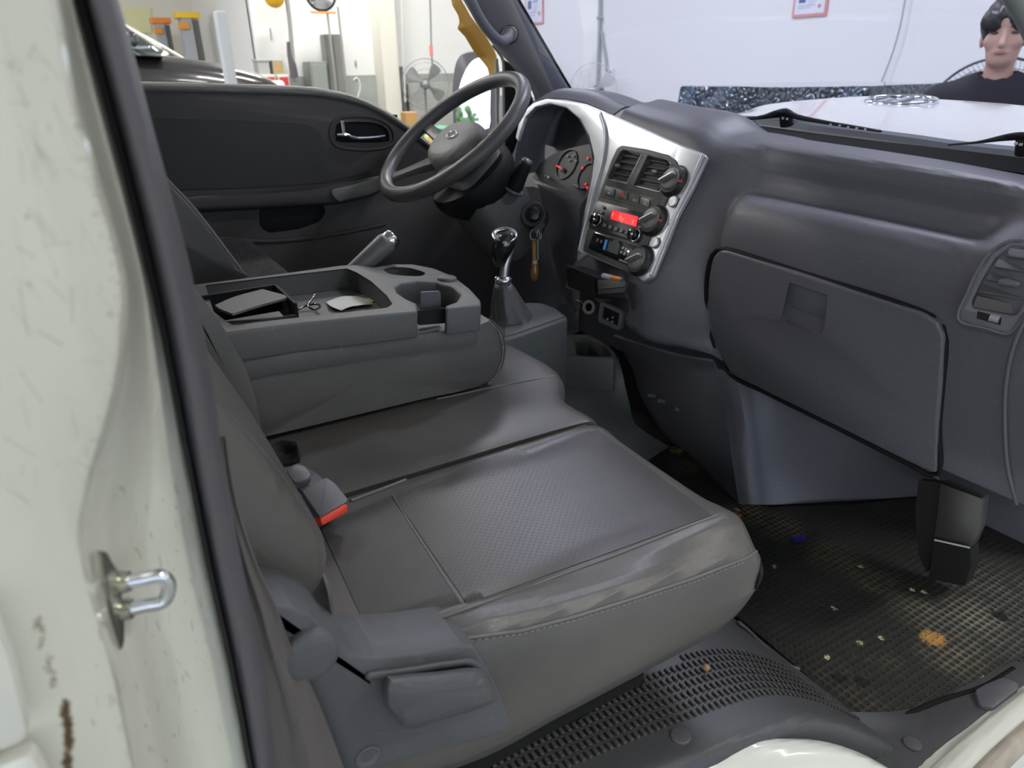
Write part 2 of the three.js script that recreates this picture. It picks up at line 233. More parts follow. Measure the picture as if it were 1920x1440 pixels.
const tabB = [[-80, 127], [0, 147], [180, 196], [360, 243], [540, 287], [720, 323], [900, 357], [1080, 393], [1260, 434], [1440, 467], [1560, 490]];
const tabC = [[-80, 196], [0, 222], [100, 250], [270, 295], [400, 330], [530, 365], [720, 398], [900, 424], [1033, 450], [1150, 472], [1260, 496], [1393, 512], [1440, 518], [1560, 530]];
{
  const X0 = -0.16, XW = 0.26, Y0 = 0.90, YH = 0.66, uvOf = (v) => [(v.x - X0) / XW, (v.y - Y0) / YH];
  const stain = canvasTex(1024, 2048, (x, w, h) => {
    x.fillStyle = 'rgb(250,250,246)'; x.fillRect(0, 0, w, h);
    const at = (px, py, z) => { const [u, v] = uvOf(onZ(px, py, z)); return [u * w, (1 - v) * h]; };
    const spot = (px, py, z, r, n, col, sp) => { for (let i = 0; i < n; i++) { const [a, b] = at(px + (rnd() + rnd() - 1) * sp[0], py + (rnd() + rnd() - 1) * sp[1], z); x.fillStyle = col(rnd()); x.beginPath(); x.ellipse(a, b, r * (0.3 + rnd()), r * (0.3 + rnd() * 1.6), rnd() * 3, 0, 6.3); x.fill(); } };
    const brown = (q) => `rgba(${70 + q * 40},${50 + q * 30},${25 + q * 20},0.35)`, gr = (q) => `rgba(${80 + q * 50},${85 + q * 40},${80 + q * 30},0.3)`;
    for (const [px, py] of [[122, 1290], [126, 1320], [128, 1350], [125, 1385], [132, 1420], [135, 1450]]) spot(px, py, -0.275, 3.4, 60, brown, [7, 22]);
    for (const [px, py] of [[78, 1165], [90, 1210], [100, 1240], [70, 1140]]) spot(px, py, -0.272, 2, 18, brown, [9, 22]);
    for (let i = 0; i < 70; i++) spot(Lk(tabA, 200 + i * 8) - 18 + rnd() * 16, 200 + i * 8, -0.275, 1.1, 2, gr, [14, 8]);
    for (const [px, py] of [[180, 400], [52, 398], [145, 235], [205, 585], [218, 470], [150, 295], [55, 520]]) spot(px, py, -0.27, 1.1, 8, gr, [9, 7]);
    for (let i = 0; i < 90; i++) { const [a, b] = at(rnd() * 200, rnd() * 900, -0.27); x.strokeStyle = `rgba(120,118,100,${0.1 + rnd() * 0.25})`; x.lineWidth = 0.8 + rnd(); x.beginPath(); x.moveTo(a, b); x.lineTo(a + (rnd() - 0.3) * 40, b + rnd() * 60); x.stroke(); }
    for (let i = 0; i < 120; i++) { const [a, b] = at(150 + rnd() * 280, 900 + rnd() * 540, -0.33); x.strokeStyle = `rgba(110,105,80,${0.1 + rnd() * 0.3})`; x.lineWidth = 1 + rnd() * 1.5; x.beginPath(); x.moveTo(a, b); x.lineTo(a + (rnd() - 0.5) * 10, b + rnd() * 24); x.stroke(); }
  });
  const paint = mat([0.74, 0.735, 0.655], 0.3, { coat: 0.7, cr: 0.1 }); paint.map = stain; MAT.pillarPaint = paint;
  const rows = [-80, 0, 90, 180, 270, 360, 450, 540, 630, 720, 810, 900, 980, 1080, 1170, 1260, 1350, 1440, 1560].map((y) => {
    const A = Lk(tabA, y), B = Lk(tabB, y), w = B - A, low = Math.min(1, Math.max(0, (y - 800) / 200));
    return [onZ(-260, y, -0.255), onZ(A - 130, y, -0.262), onZ(A - 40, y, -0.266), onZ(A - 8, y, -0.269), onZ(A + 6, y, -0.277), onZ(A + 0.16 * w + 6, y, -0.305 - 0.012 * low), onZ(A + 0.5 * w, y, -0.34 - 0.006 * low), onZ(A + 0.8 * w, y, -0.358), onZ(B - 2, y, -0.362), onZ(B + 8, y, -0.372)];
  });
  const t = thing('door_pillar', 'white painted door pillar with scratches, striker and rubber seal edge', 'pillar', null, S);
  part(t, 'pillar_skin', planar(sheet(rows, 0.004, 3, 4), uvOf), paint);
  // lower corner panel of the load bed in front of the pillar's foot
  part(t, 'corner_panel', plate([[-260, 1120], [-10, 1160], [24, 1240], [58, 1384], [40, 1402], [-60, 1436], [-260, 1500]].map(([a, b]) => onZ(a, b, -0.245)), V(0, 0, 1), 0.012, { r: 0.006, bevel: 0.004 }), MAT.paint);
  part(t, 'lower_panel', plate([[-260, 1470], [-40, 1444], [46, 1410], [64, 1405], [100, 1460], [140, 1580], [-260, 1620]].map(([a, b]) => onZ(a, b, -0.25)), V(0, 0.2, 1), 0.012, { r: 0.006, bevel: 0.004 }), MAT.paint);
}
{ // weatherstrip around the door opening
  const t = thing('weatherstrip', 'dark grey rubber door seal running down the white pillar', 'door seal');
  const ys = [-80, 0, 120, 240, 360, 480, 600, 720, 840, 960, 1080, 1200, 1320, 1440, 1560];
  const rings = ys.map((y) => { const B = Lk(tabB, y), C = Lk(tabC, y), w = C - B; return [onZ(B + 4, y, -0.368), onZ(B + 0.12 * w, y, -0.360), onZ(B + 0.35 * w, y, -0.352), onZ(B + 0.65 * w, y, -0.354), onZ(B + 0.92 * w, y, -0.366), onZ(C, y, -0.378), onZ(C - 0.05 * w, y, -0.392), onZ(B + 0.5 * w, y, -0.40), onZ(B + 0.1 * w, y, -0.388)]; });
  part(t, 'seal_bulb', solid(rings, 3, 3), mat([0.105, 0.099, 0.112], 0.42, { bump: tGrain, bs: 0.02, bh: 0.00004 }));
  const lip = ys.map((y) => { const B = Lk(tabB, y); return [onZ(B - 3, y, -0.357), onZ(B + 6, y, -0.352), onZ(B + 10, y, -0.358), onZ(B + 2, y, -0.364)]; });
  part(t, 'seal_lip', solid(lip, 3, 1), MAT.black);
}
{ // striker
  const t = thing('door_striker', 'zinc plated door striker loop bolted to the white pillar', 'striker');
  const z0 = -0.302, pts = [[188, 1036], [202, 1032], [213, 1058], [224, 1070], [228, 1085], [231, 1128], [226, 1140], [236, 1165], [236, 1205], [230, 1222], [216, 1222], [206, 1180], [197, 1150], [190, 1090]].map(([a, b]) => onZ(a, b, z0));
  const pn = V(0.80, 0, 0.60);
  const pp = plane(onZ(210, 1130, z0), pn);
  part(t, 'base_plate', plate([[187, 1034], [203, 1032], [214, 1056], [226, 1072], [230, 1100], [232, 1130], [236, 1165], [236, 1206], [228, 1222], [216, 1222], [206, 1182], [196, 1140], [189, 1085]].map(([a, b]) => pp(a, b)), pn, 0.006, { r: 0.003, bevel: 0.0015 }), MAT.zinc);
  const a = pp(226, 1092, -0.002), b = pp(230, 1144, -0.002), ax = V(0.93, 0, 0.36), L = (q, s) => q.clone().addScaledVector(ax.clone().normalize(), s);
  const q1 = onZ(300, 1080, -0.31), q2 = onZ(314, 1092, -0.31), q3 = onZ(314, 1112, -0.31), q4 = onZ(304, 1128, -0.31);
  part(t, 'loop', tube([a, a.clone().lerp(q1, 0.5), q1, q2, q3, q4, b.clone().lerp(q4, 0.5), b], 0.0034, { k: 8, rs: 12 }), MAT.chrome, 'bright worn steel loop');
  for (const q of [a, b]) part(t, 'collar', cyl(q.clone().addScaledVector(ax, -0.001), q.clone().addScaledVector(ax, 0.004), 0.0055, 0.0045), MAT.zinc);
}
{ // seat belt webbing hanging behind the seal
  const t = thing('seat_belt', 'brown grey seat belt webbing hanging beside the passenger seat', 'seat belt');
  const L = [[415, 820], [423, 900], [440, 1000], [465, 1130], [490, 1260], [512, 1390], [530, 1500]], Rr = [[422, 820], [437, 925], [466, 1030], [512, 1125], [545, 1215], [600, 1320], [648, 1450], [670, 1520]];
  const at = (tab, y) => { for (let i = 0; i < tab.length - 1; i++) if (y <= tab[i + 1][1]) { const [p, a] = tab[i], [q, b] = tab[i + 1]; return p + (q - p) * (y - a) / (b - a); } return tab[tab.length - 1][0]; };
  const rows = [820, 900, 980, 1060, 1140, 1220, 1300, 1380, 1440, 1500].map((y) => { const l = at(L, y) - 8, r = at(Rr, y); return [onZ(l, y, -0.379), onZ(l + 0.3 * (r - l), y, -0.381), onZ(l + 0.5 * (r - l), y, -0.3785), onZ(l + 0.75 * (r - l), y, -0.381), onZ(r, y, -0.380)]; });
  part(t, 'webbing', sheet(rows, 0.0018, 4, 3), MAT.web);
}
// ------------------------------------------------------------------ seats
const stitches = (pts, r, len, gap) => { const c = new THREE.CatmullRomCurve3(pts), L = c.getLength(), out = []; for (let s = 0; s < L - len; s += len + gap) out.push(cyl(c.getPointAt(s / L), c.getPointAt((s + len) / L), r, r, 5)); return out; };
// drop a point onto a mesh's geometry from above / from the passenger side
function dropper(geo) { const m = new THREE.Mesh(geo, new THREE.MeshBasicMaterial({ side: THREE.DoubleSide })), rc = new THREE.Raycaster(); return { y: (x, z, up = 0) => { rc.set(V(x, 1.6, z), V(0, -1, 0)); const h = rc.intersectObject(m)[0]; return h ? V(x, h.point.y + up, z) : null; }, px: (a, b, up = 0) => { rc.set(EYE, dir(a, b).normalize()); const h = rc.intersectObject(m)[0]; return h ? h.point.clone().addScaledVector(dir(a, b).normalize(), -up) : null; } }; }
const ok = (l) => l.filter(Boolean);
const S3y = [[0.05, 1.045], [0.11, 1.043], [0.19, 1.043], [0.28, 1.022], [0.36, 1.010], [0.44, 0.999], [0.545, 0.989]];
const seatRing = (x, dy = 0, inset = 0, zIn = -0.712) => {
  const s = Lk(S3y, x), rear = Math.max(0, (0.17 - x) / 0.1), zo = -0.400 - 0.03 * Math.min(1, rear);
  return [[zIn, 0.885], [zIn, 0.98], [zIn + 0.004, 1.010], [zIn + 0.02, 1.0165], [-0.66, 1.012], [-0.58, 1.010], [-0.50, 1.013], [-0.462, 1.0195], [zo - 0.035, Math.max(s + 0.012, 1.021)], [zo - 0.012, s + 0.011], [zo, s], [zo + 0.008, s - 0.03], [zo + 0.010, 0.945], [zo + 0.002, 0.91], [zo - 0.03, 0.885], [-0.58, 0.88]]
    .map(([z, y]) => { const k = 1 - inset, zc = -0.56; return V(x, (y > 0.95 ? y - dy : y + dy * 0.55), zc + (z - zc) * k); });
};
{
  const t = thing('passenger_seat', 'dark grey leather passenger seat beside the open door', 'seat');
  const st = [[0.05, 0, 0.0], [0.12, 0, 0], [0.2, 0, 0], [0.28, 0, 0], [0.36, 0, 0], [0.44, 0, 0], [0.50, 0.0, 0], [0.535, 0.003, 0.003], [0.556, 0.010, 0.014], [0.567, 0.026, 0.05], [0.570, 0.045, 0.12]];
  // the front edge bows: middle stands further forward than the outer corner; below the nose it tucks back
  const rings = st.map(([x, dy, ins]) => seatRing(x, dy, ins).map((p) => { const k = Math.max(0, (x - 0.40) / 0.15); p.x -= k * 0.012 * Math.max(0, (p.z + 0.60) / 0.2); p.x -= k * Math.max(0, (0.965 - p.y) / 0.1) * 0.06; return p; }));
  const cg = solid(rings, 5, 5), D = dropper(cg);
  part(t, 'cushion', cg, MAT.leather);
  const perf = dataTex(64, 64, (u, v) => { const d = (a, b) => Math.hypot(u - a, v - b); return Math.min(d(0.25, 0.25), d(0.75, 0.75)) < 0.13 ? 0 : 1; });
  MAT.insert = mat([0.078, 0.075, 0.073], 0.36, { bump: tLeather, bs: 0.03, bh: 0.00007, map: tBlotch, ms: 0.4 });
  const mp = mat([0.078, 0.075, 0.073], 0.36, { bump: perf, bs: 0.008, bh: 0.0003, map: tBlotch, ms: 0.4 });
  // inserts: panels laid on the cushion between the seams, their corners read off the photograph
  const lay = (c, nu, nv, up) => [...Array(nu)].map((_, i) => [...Array(nv)].map((_, j) => { const u = i / (nu - 1), v = j / (nv - 1), q = [0, 1].map((k) => (c[0][k] * (1 - u) + c[1][k] * u) * (1 - v) + (c[3][k] * (1 - u) + c[2][k] * u) * v); return D.px(q[0], q[1], up) ?? onY(q[0], q[1], 1.0); }));
  part(t, 'perforated_insert', sheet(lay([[738, 930], [1095, 786], [1335, 966], [876, 1132]], 30, 20, 0.0014), 0.003, 1, 1), mp, 'perforated leather centre panel');
  part(t, 'rear_insert', sheet(lay([[600, 985], [733, 930], [864, 1130], [690, 1184]], 14, 16, 0.0014), 0.003, 1, 1), MAT.insert);
  const seam = (l, r, m, up = 0.0006) => part(t, 'seam', tube(ok(l.map(([a, b]) => D.px(a, b, up))), r, { rs: 6, k: 4 }), m);
  const walk = (l, n) => { const o = []; for (let i = 0; i < l.length - 1; i++) for (let k = 0; k < n; k++) o.push([0, 1].map((q) => l[i][q] + (l[i + 1][q] - l[i][q]) * k / n)); o.push(l[l.length - 1]); return o; };
  const seamM = mat([0.13, 0.125, 0.118], 0.42);
  seam(walk([[660, 938], [760, 900], [880, 855], [1000, 808], [1108, 778]], 4), 0.0022, seamM, 0.002);
  seam(walk([[690, 1205], [780, 1175], [872, 1142], [1000, 1098], [1150, 1042], [1280, 990], [1345, 966]], 4), 0.0016, seamM);
  seam(walk([[736, 930], [770, 985], [820, 1063], [870, 1141]], 4), 0.0013, seamM);
  const s3 = ok(walk([[700, 1216], [790, 1207], [880, 1196], [980, 1182], [1080, 1156], [1180, 1125], [1300, 1085], [1400, 1046], [1424, 1030]], 4).map(([a, b]) => D.px(a, b, 0.0006)));
  part(t, 'seam', tube(s3, 0.0019, { rs: 6, k: 3 }), seamM);
  part(t, 'stitching', stitches(ok(walk([[880, 1202], [980, 1188], [1080, 1162], [1180, 1131], [1300, 1091], [1400, 1052]], 4).map(([a, b]) => D.px(a, b, 0.0008))), 0.0005, 0.004, 0.0025), MAT.stitch);
  // backrest: side silhouette in x-y, lofted across z
  const zb = -0.452, F = [[612, 1048], [606, 1005], [585, 965], [560, 930], [530, 888], [500, 848], [450, 792], [400, 733], [350, 672], [300, 610], [250, 548]].map(([a, b]) => onZ(a, b, zb));
  const bot = [[592, 1088], [552, 1117], [515, 1130], [480, 1128]].map(([a, b]) => onZ(a, b, zb));
  const prof = [...F.slice().reverse(), ...bot, V(-0.04, 1.07, zb), V(-0.09, 1.20, zb), V(-0.13, 1.32, zb), V(-0.13, 1.42, zb)];
  prof[0].set(-0.09, 1.44, zb);
  const cen = V(); prof.forEach((p) => cen.add(p)); cen.multiplyScalar(1 / prof.length);
  const br = [[-0.432, 0.80], [-0.436, 0.90], [-0.447, 0.97], [-0.465, 1.0], [-0.55, 1.0], [-0.65, 1.0], [-0.69, 0.97], [-0.705, 0.88]].map(([z, k]) => prof.map((p) => V(cen.x + (p.x - cen.x) * k, cen.y + (p.y - cen.y) * (0.75 + 0.25 * k), z)));
  part(t, 'backrest', solid(br, 3, 3), MAT.leather);
  const seamB = F.slice(1, 9).map((p) => p.clone().add(V(-0.001, 0.0, 0.004)));
  part(t, 'seam', tube(F.slice(0, 9).map((p) => p.clone().add(V(-0.002, 0, 0.002))), 0.0016, { rs: 6 }), MAT.leather);
  part(t, 'stitching', stitches(seamB.map((p) => p.clone().add(V(-0.004, 0.0015, 0.002))), 0.00055, 0.0035, 0.0025), MAT.stitch);
  part(t, 'skirt', sheet([[[588, 1062], [604, 1078], [614, 1110]], [[572, 1095], [598, 1118], [622, 1152]], [[548, 1120], [590, 1150], [628, 1195]]].map((r, i) => r.map(([a, b], j) => onZ(a, b, -0.445 + 0.006 * j))), 0.003, 4, 4), MAT.leather, 'leather flap below the backrest');
  // moulded side cover with recliner lever
  const zc = -0.388;
  const o1 = [[470, 1120], [515, 1133], [548, 1134], [585, 1148], [612, 1172], [632, 1204], [662, 1226], [700, 1232], [790, 1222], [872, 1207], [893, 1212], [925, 1262], [952, 1320], [966, 1358], [958, 1376], [850, 1404], [700, 1446], [640, 1470], [470, 1470]].map(([a, b]) => onZ(a, b, zc));
  part(t, 'side_cover', plate(o1, V(0, 0, 1), 0.055, { r: 0.006, bevel: 0.007, seg: 4 }), MAT.seatPlastic);
  part(t, 'cover_lip', tube([[692, 1266], [760, 1257], [840, 1244], [880, 1241], [897, 1252], [905, 1270]].map(([a, b]) => onZ(a, b, zc + 0.001)), 0.0035, { rs: 8 }), MAT.seatPlastic);
  const boss = onZ(578, 1225, zc);
  part(t, 'pivot_boss', latheAt([[0.021, -0.01], [0.021, 0.003], [0.019, 0.0065], [0.012, 0.0085], [0.001, 0.009]], boss, V(0, 0, 1), 28), MAT.seatPlastic);
  const well = plate([[688, 1266], [880, 1240], [912, 1270], [938, 1312], [925, 1335], [760, 1378], [728, 1352]].map(([a, b]) => onZ(a, b, zc + 0.0012)), V(0, 0, 1), 0.002, { r: 0.005 });
  part(t, 'lever_well', well, MAT.rubber);
  const hR = (s, dz, k) => [[722, 1274], [742, 1266], [820, 1259], [893, 1252], [916, 1276], [931, 1304], [921, 1320], [840, 1347], [768, 1368], [745, 1352], [722, 1322]].map(([a, b]) => { const c = [828, 1308]; return onZ(c[0] + (a - c[0]) * s, c[1] + (b - c[1]) * s * k, zc + dz); });
  part(t, 'recliner_lever', solid([hR(1, -0.004, 1), hR(1, 0.008, 1), hR(0.97, 0.015, 0.96), hR(0.90, 0.020, 0.86), hR(0.8, 0.022, 0.7)], 3, 3), MAT.seatPlastic, 'moulded grey recliner lever');
  part(t, 'lever_ridge', tube([[745, 1291], [790, 1291], [850, 1285], [898, 1279]].map(([a, b]) => onZ(a, b, zc + 0.018)), 0.0045, { rs: 8 }), MAT.seatPlastic);
  const sc = onZ(690, 1420, zc + 0.0005);
  part(t, 'screw_recess', latheAt([[0.0105, 0], [0.009, 0.0012], [0.0075, 0], [0.001, -0.002]], sc, V(0, 0, 1)), MAT.rubber);
  part(t, 'seat_rail', bx(0.02, 0.44, 0.80, 0.9, -0.70, -0.45, 0.01), MAT.matteBlack);
}
{ // middle seat cushion
  const t = thing('middle_seat', 'grey vinyl middle seat cushion under the folded console', 'seat');
  const R = (x, dy, k) => [[-0.714, 0.89], [-0.714, 1.0], [-0.722, 1.016], [-0.80, 1.017], [-0.90, 1.017], [-1.05, 1.015], [-1.20, 1.012], [-1.222, 0.99], [-1.222, 0.89], [-0.97, 0.88]].map(([z, y]) => { const a = Math.max(0, (-0.80 - z) / 0.06), lead = x > 0.4 ? (x - 0.4) / 0.2 * 0.05 * (Math.min(1, a) - 1) : 0; return V(x + lead, y > 0.95 ? y - dy : y, -0.97 + (z + 0.97) * k); });
  const cg = solid([[0.05, 0, 1], [0.2, 0, 1], [0.4, 0, 1], [0.54, 0.001, 1], [0.595, 0.004, 0.998], [0.615, 0.012, 0.99], [0.626, 0.03, 0.97], [0.63, 0.055, 0.94]].map((a) => R(...a)), 4, 4), D = dropper(cg);
  part(t, 'cushion', cg, MAT.leather);
  const sm2 = mat([0.13, 0.125, 0.118], 0.42);
  for (const l of [[[820, 748], [860, 740], [900, 731], [950, 721], [1000, 712], [1040, 705], [1068, 699]], [[1074, 702], [1080, 712], [1088, 726], [1098, 744], [1108, 762], [1118, 780]]]) { const q = ok(l.map(([a, b]) => D.px(a, b, 0.0006))); if (q.length > 2) part(t, 'seam', tube(q, 0.0018, { rs: 6 }), sm2); }
  part(t, 'base', bx(0.05, 0.55, 0.655, 0.9, -1.2, -0.74, 0.01), MAT.matteBlack);
}
{ // driver seat
  const t = thing('driver_seat', 'black driver seat behind the steering wheel', 'seat');
  const zb = -1.30, F = [[462, 530], [452, 508], [425, 470], [395, 430], [360, 386], [322, 346], [280, 300]].map(([a, b]) => onZ(a, b, zb));
  const prof = [V(-0.10, 1.62, zb), ...F.slice().reverse(), V(0.16, 1.02, zb), V(-0.02, 1.02, zb), V(-0.12, 1.25, zb), V(-0.2, 1.55, zb)];
  const cen = V(); prof.forEach((p) => cen.add(p)); cen.multiplyScalar(1 / prof.length);
  part(t, 'backrest', solid([[-1.285, 0.9], [-1.30, 1], [-1.35, 1.01], [-1.6, 1.01], [-1.68, 0.98], [-1.7, 0.88]].map(([z, k]) => prof.map((p) => V(cen.x + (p.x - cen.x) * k, cen.y + (p.y - cen.y) * k, z))), 3, 3), MAT.leatherDark);
  part(t, 'seam', tube(F.map((p) => p.clone().add(V(0, 0, 0.002))), 0.003, { rs: 6 }), mat([0.16, 0.155, 0.15], 0.45));
  const e = onZ(530, 505, -1.42);
  part(t, 'cushion', bx(0.1, e.x, 0.90, onZ(500, 470, -1.5).y, -1.70, -1.28, 0.03), mat([0.02, 0.02, 0.02], 0.9, { bump: tLeather, bs: 0.15, bh: 0.004 }), 'black quilted cushion');
  part(t, 'base', bx(0.0, 0.4, 0.655, 0.91, -1.66, -1.30, 0.02), MAT.matteBlack);
}
// ------------------------------------------------------------------ folded middle backrest with console tray
const topP = plane(V(0.117, 1.182, -0.88), V(0.074, 1, 0));
{
  const t = thing('console_tray', 'grey plastic console tray with cup holders on the folded middle seat', 'console');
  // leather pad underneath
  const R = (z, k) => [[470, 684], [600, 664], [760, 640], [880, 620], [920, 600], [938, 622], [945, 660], [935, 695], [908, 722], [800, 746], [650, 782], [491, 820], [400, 838], [330, 850], [300, 780], [330, 706]].map(([a, b]) => { const p = onZ(a, b, -0.888); return V(0.30 + (p.x - 0.30) * k, 1.085 + (p.y - 1.085) * (0.6 + 0.4 * k), z); });
  part(t, 'backrest_pad', solid([R(-0.884, 0.93), R(-0.888, 0.985), R(-0.90, 1.0), R(-0.98, 1.0), R(-1.08, 1.0), R(-1.13, 0.99), R(-1.15, 0.95)], 3, 2), MAT.leather, 'grey vinyl pad of the folded backrest');
  const seam = [[921, 600], [940, 622], [946, 655], [937, 693], [914, 719]].map(([a, b]) => onZ(a, b, -0.892));
  part(t, 'seam', tube(seam.map((p) => p.clone().add(V(-0.001, 0, 0.003))), 0.0016, { rs: 6 }), MAT.leather);
  part(t, 'stitching', stitches(seam.map((p) => p.clone().add(V(-0.006, 0, 0.006))), 0.0006, 0.004, 0.003), MAT.stitch);
  // rim with tray opening; the near cup holder is open to the side through a slot
  const P = (l) => l.map(([a, b]) => topP(a, b));
  const rim = P([[330, 537], [500, 516], [640, 497], [672, 496], [700, 501], [735, 495], [775, 495], [815, 503], [850, 517], [882, 541], [901, 562], [902, 571], [880, 574], [837, 579], [834, 573], [855, 566], [864, 552], [850, 538], [820, 530], [780, 528], [752, 531], [741, 538], [745, 548], [762, 560], [782, 569], [783, 583], [700, 592], [560, 606], [400, 627], [352, 620]]);
  const tray = { pts: P([[380, 534], [520, 517], [652, 502], [672, 510], [700, 527], [730, 554], [741, 570], [730, 578], [640, 588], [520, 601], [432, 612], [395, 585]]), smooth: 0, r: 0.006 };
  const far = { pts: P([[716, 505], [740, 500], [772, 502], [800, 511], [792, 518], [760, 518], [728, 514]]), smooth: 4 };
  part(t, 'tray_rim', plate(rim, topP.n, 0.040, { r: 0.004, bevel: 0.0035, seg: 3, holes: [tray, far] }), MAT.console);
  // skirt of the moulding below the rim, tray walls and floor
  const off = (l, d) => l.map((p) => p.clone().addScaledVector(topP.n, d));
  part(t, 'tray_body', plate(off(P([[330, 540], [640, 500], [760, 500], [840, 516], [895, 560], [897, 569], [700, 589], [400, 624], [352, 617]]), -0.036), topP.n, 0.03, { r: 0.01, bevel: 0.004 }), MAT.console);
  part(t, 'tray_floor', plate(off(tray.pts, -0.034), topP.n, 0.004, { r: 0.004 }), MAT.console);
  const cb = topP(800, 549, -0.03);
  part(t, 'cup_pad', latheAt([[0.036, 0], [0.036, 0.003], [0.033, 0.004], [0.001, 0.004]], cb, topP.n, 28), MAT.rubber);
  const sl = onZ(808, 592, -0.8835);
  part(t, 'slot_clip', plate([[790, 548], [826, 546], [828, 606], [788, 608]].map(([a, b]) => onZ(a, b, -0.905)), V(0, 0, 1), 0.004, { r: 0.003 }), MAT.rubber);
  part(t, 'slot_sill', plate([[783, 583], [785, 610], [835, 606], [834, 578]].map(([a, b]) => onZ(a, b, -0.8845)), V(0, 0, 1), 0.003, { r: 0.002 }), MAT.black);
  part(t, 'dial', latheAt([[0.016, 0], [0.016, 0.003], [0.013, 0.005], [0.001, 0.005]], topP(838, 524), topP.n), MAT.rubber);
  part(t, 'hinge_cover', plate([[330, 520], [372, 548], [402, 590], [436, 640], [462, 688], [480, 740], [494, 812], [440, 820], [380, 760], [320, 640]].map(([a, b]) => onZ(a, b, -0.868)), V(0, 0, 1), 0.02, { r: 0.006, bevel: 0.004 }), MAT.leather, 'grey vinyl hinge cover');
}
{ // things lying in the tray
  const floor = (a, b, h = 0) => topP(a, b, -0.0335 + h);
  const t = thing('open_box', 'small black open box with grey flap lying in the console tray', 'box');
  const z = -0.95, A = [[395, 577], [440, 590], [548, 566], [545, 557], [500, 541], [480, 541], [405, 570]];
  const c0 = floor(470, 618);
  const q = topP(470, 575, 0.0);
  part(t, 'back_wall', bx(0.10, 0.215, 1.148, 1.188, -1.035, -1.03, 0.001), MAT.black);
  part(t, 'side_wall', bx(0.212, 0.216, 1.148, 1.188, -1.03, -0.925, 0.001), MAT.black);
  part(t, 'front_wall', bx(0.13, 0.216, 1.148, 1.172, -0.93, -0.925, 0.001), mat([0.05, 0.05, 0.05], 0.6, blotchy));
  part(t, 'flap', sheet([[[403, 572], [440, 556], [492, 542]], [[415, 580], [455, 566], [515, 548]], [[436, 588], [480, 574], [545, 556]]].map((r) => r.map(([a, b], i) => topP(a, b, 0.012))), 0.003, 3, 3), MAT.console, 'grey flap');
  const r = thing('paper_slip', 'crumpled white paper slip in the console tray', 'paper');
  part(r, 'sheet', sheet([[[612, 584], [640, 574], [668, 573]], [[620, 592], [648, 583], [690, 580]], [[640, 600], [660, 592], [700, 588]]].map((w, i) => w.map(([a, b], j) => floor(a, b - 18, 0.002 + 0.004 * ((i + j) % 2)))), 0.0005, 3, 3), mat([0.62, 0.62, 0.56], 0.8));
  const w = thing('cable', 'thin black cable coiled in the console tray', 'cable');
  part(w, 'lead', tube([[560, 590], [575, 583], [592, 580], [600, 586], [588, 590], [578, 584], [586, 570], [590, 563]].map(([a, b], i) => floor(a, b - 10, 0.003 + i * 0.002)), 0.0018, { rs: 6 }), MAT.gloss);
  const y = thing('paper_scrap', 'pale yellow paper scrap at the tray bottom', 'paper');
  part(y, 'sheet', plate([[650, 578], [700, 566], [712, 572], [668, 585]].map(([a, b]) => floor(a, b - 10, 0.001)), topP.n, 0.0006, { r: 0.002 }), mat([0.5, 0.48, 0.16], 0.8));
}
{ // handbrake
  const t = thing('handbrake_lever', 'dark grey handbrake lever with chrome button end', 'handbrake');
  const a = onZ(640, 530, -1.185), b = onZ(728, 452, -1.185), d = b.clone().sub(a).normalize(), c = onZ(745, 440, -1.185);
  part(t, 'grip', latheAt([[0.013, 0], [0.0155, 0.02], [0.0175, b.distanceTo(a) * 0.6], [0.019, b.distanceTo(a) * 0.93], [0.017, b.distanceTo(a)], [0.001, b.distanceTo(a)]], a, d), mat([0.13, 0.125, 0.12], 0.45, { bump: tGrain, bs: 0.03, bh: 0.0001 }));
  part(t, 'button', latheAt([[0.0155, 0], [0.0165, 0.006], [0.0155, 0.013], [0.012, 0.017], [0.001, 0.018]], b.clone().addScaledVector(d, -0.002), d), MAT.chrome, 'chrome button');
  part(t, 'shaft', cyl(a.clone().addScaledVector(d, -0.25), a, 0.012), MAT.black);
}
{ // buckles
  const t = thing('seat_belt_buckle', 'black seat belt buckle with red button on the passenger seat', 'buckle');
  const bp = plane(V(0.17, 1.046, -0.66), V(0.12, 1, 0.25));
  part(t, 'housing', plate([[566, 921], [578, 912], [612, 893], [630, 905], [653, 934], [652, 940], [600, 969], [596, 965]].map(([a, b]) => bp(a, b)), bp.n, 0.018, { r: 0.003, bevel: 0.003 }), MAT.rubber);
  const fp = plane(bp(626, 953, 0.001), V(0.35, 0.35, 0.85));
  part(t, 'release_button', plate([[601, 972], [648, 945], [653, 946], [653, 957], [649, 962], [607, 985], [603, 983]].map(([a, b]) => fp(a, b)), fp.n, 0.014, { r: 0.002, bevel: 0.0015 }), MAT.red, 'bright red release button');
  part(t, 'stalk', sheet([[[534, 880], [560, 868]], [[552, 905], [590, 885]], [[580, 935], [612, 905]]].map((r, i) => r.map(([a, b]) => bp(a, b, -0.008))), 0.006, 3, 3), MAT.rubber);
  const u = thing('buckle_end', 'spare black buckle stub tucked behind the seat cushion', 'buckle');
  part(u, 'stub', plate([[536, 882], [550, 868], [572, 872], [584, 886], [582, 895], [560, 903], [550, 902]].map(([a, b]) => bp(a, b, 0.004)), bp.n, 0.012, { r: 0.004, bevel: 0.003 }), MAT.rubber);
  part(u, 'pocket', sheet([[[496, 832], [530, 828], [556, 828]], [[502, 850], [534, 848], [558, 850]], [[520, 872], [542, 868], [562, 866]]].map((r, i) => r.map(([a, b], j) => bp(a, b, -0.01 - 0.012 * (i === 1 && j === 1)))), 0.004, 4, 4), MAT.black);
}
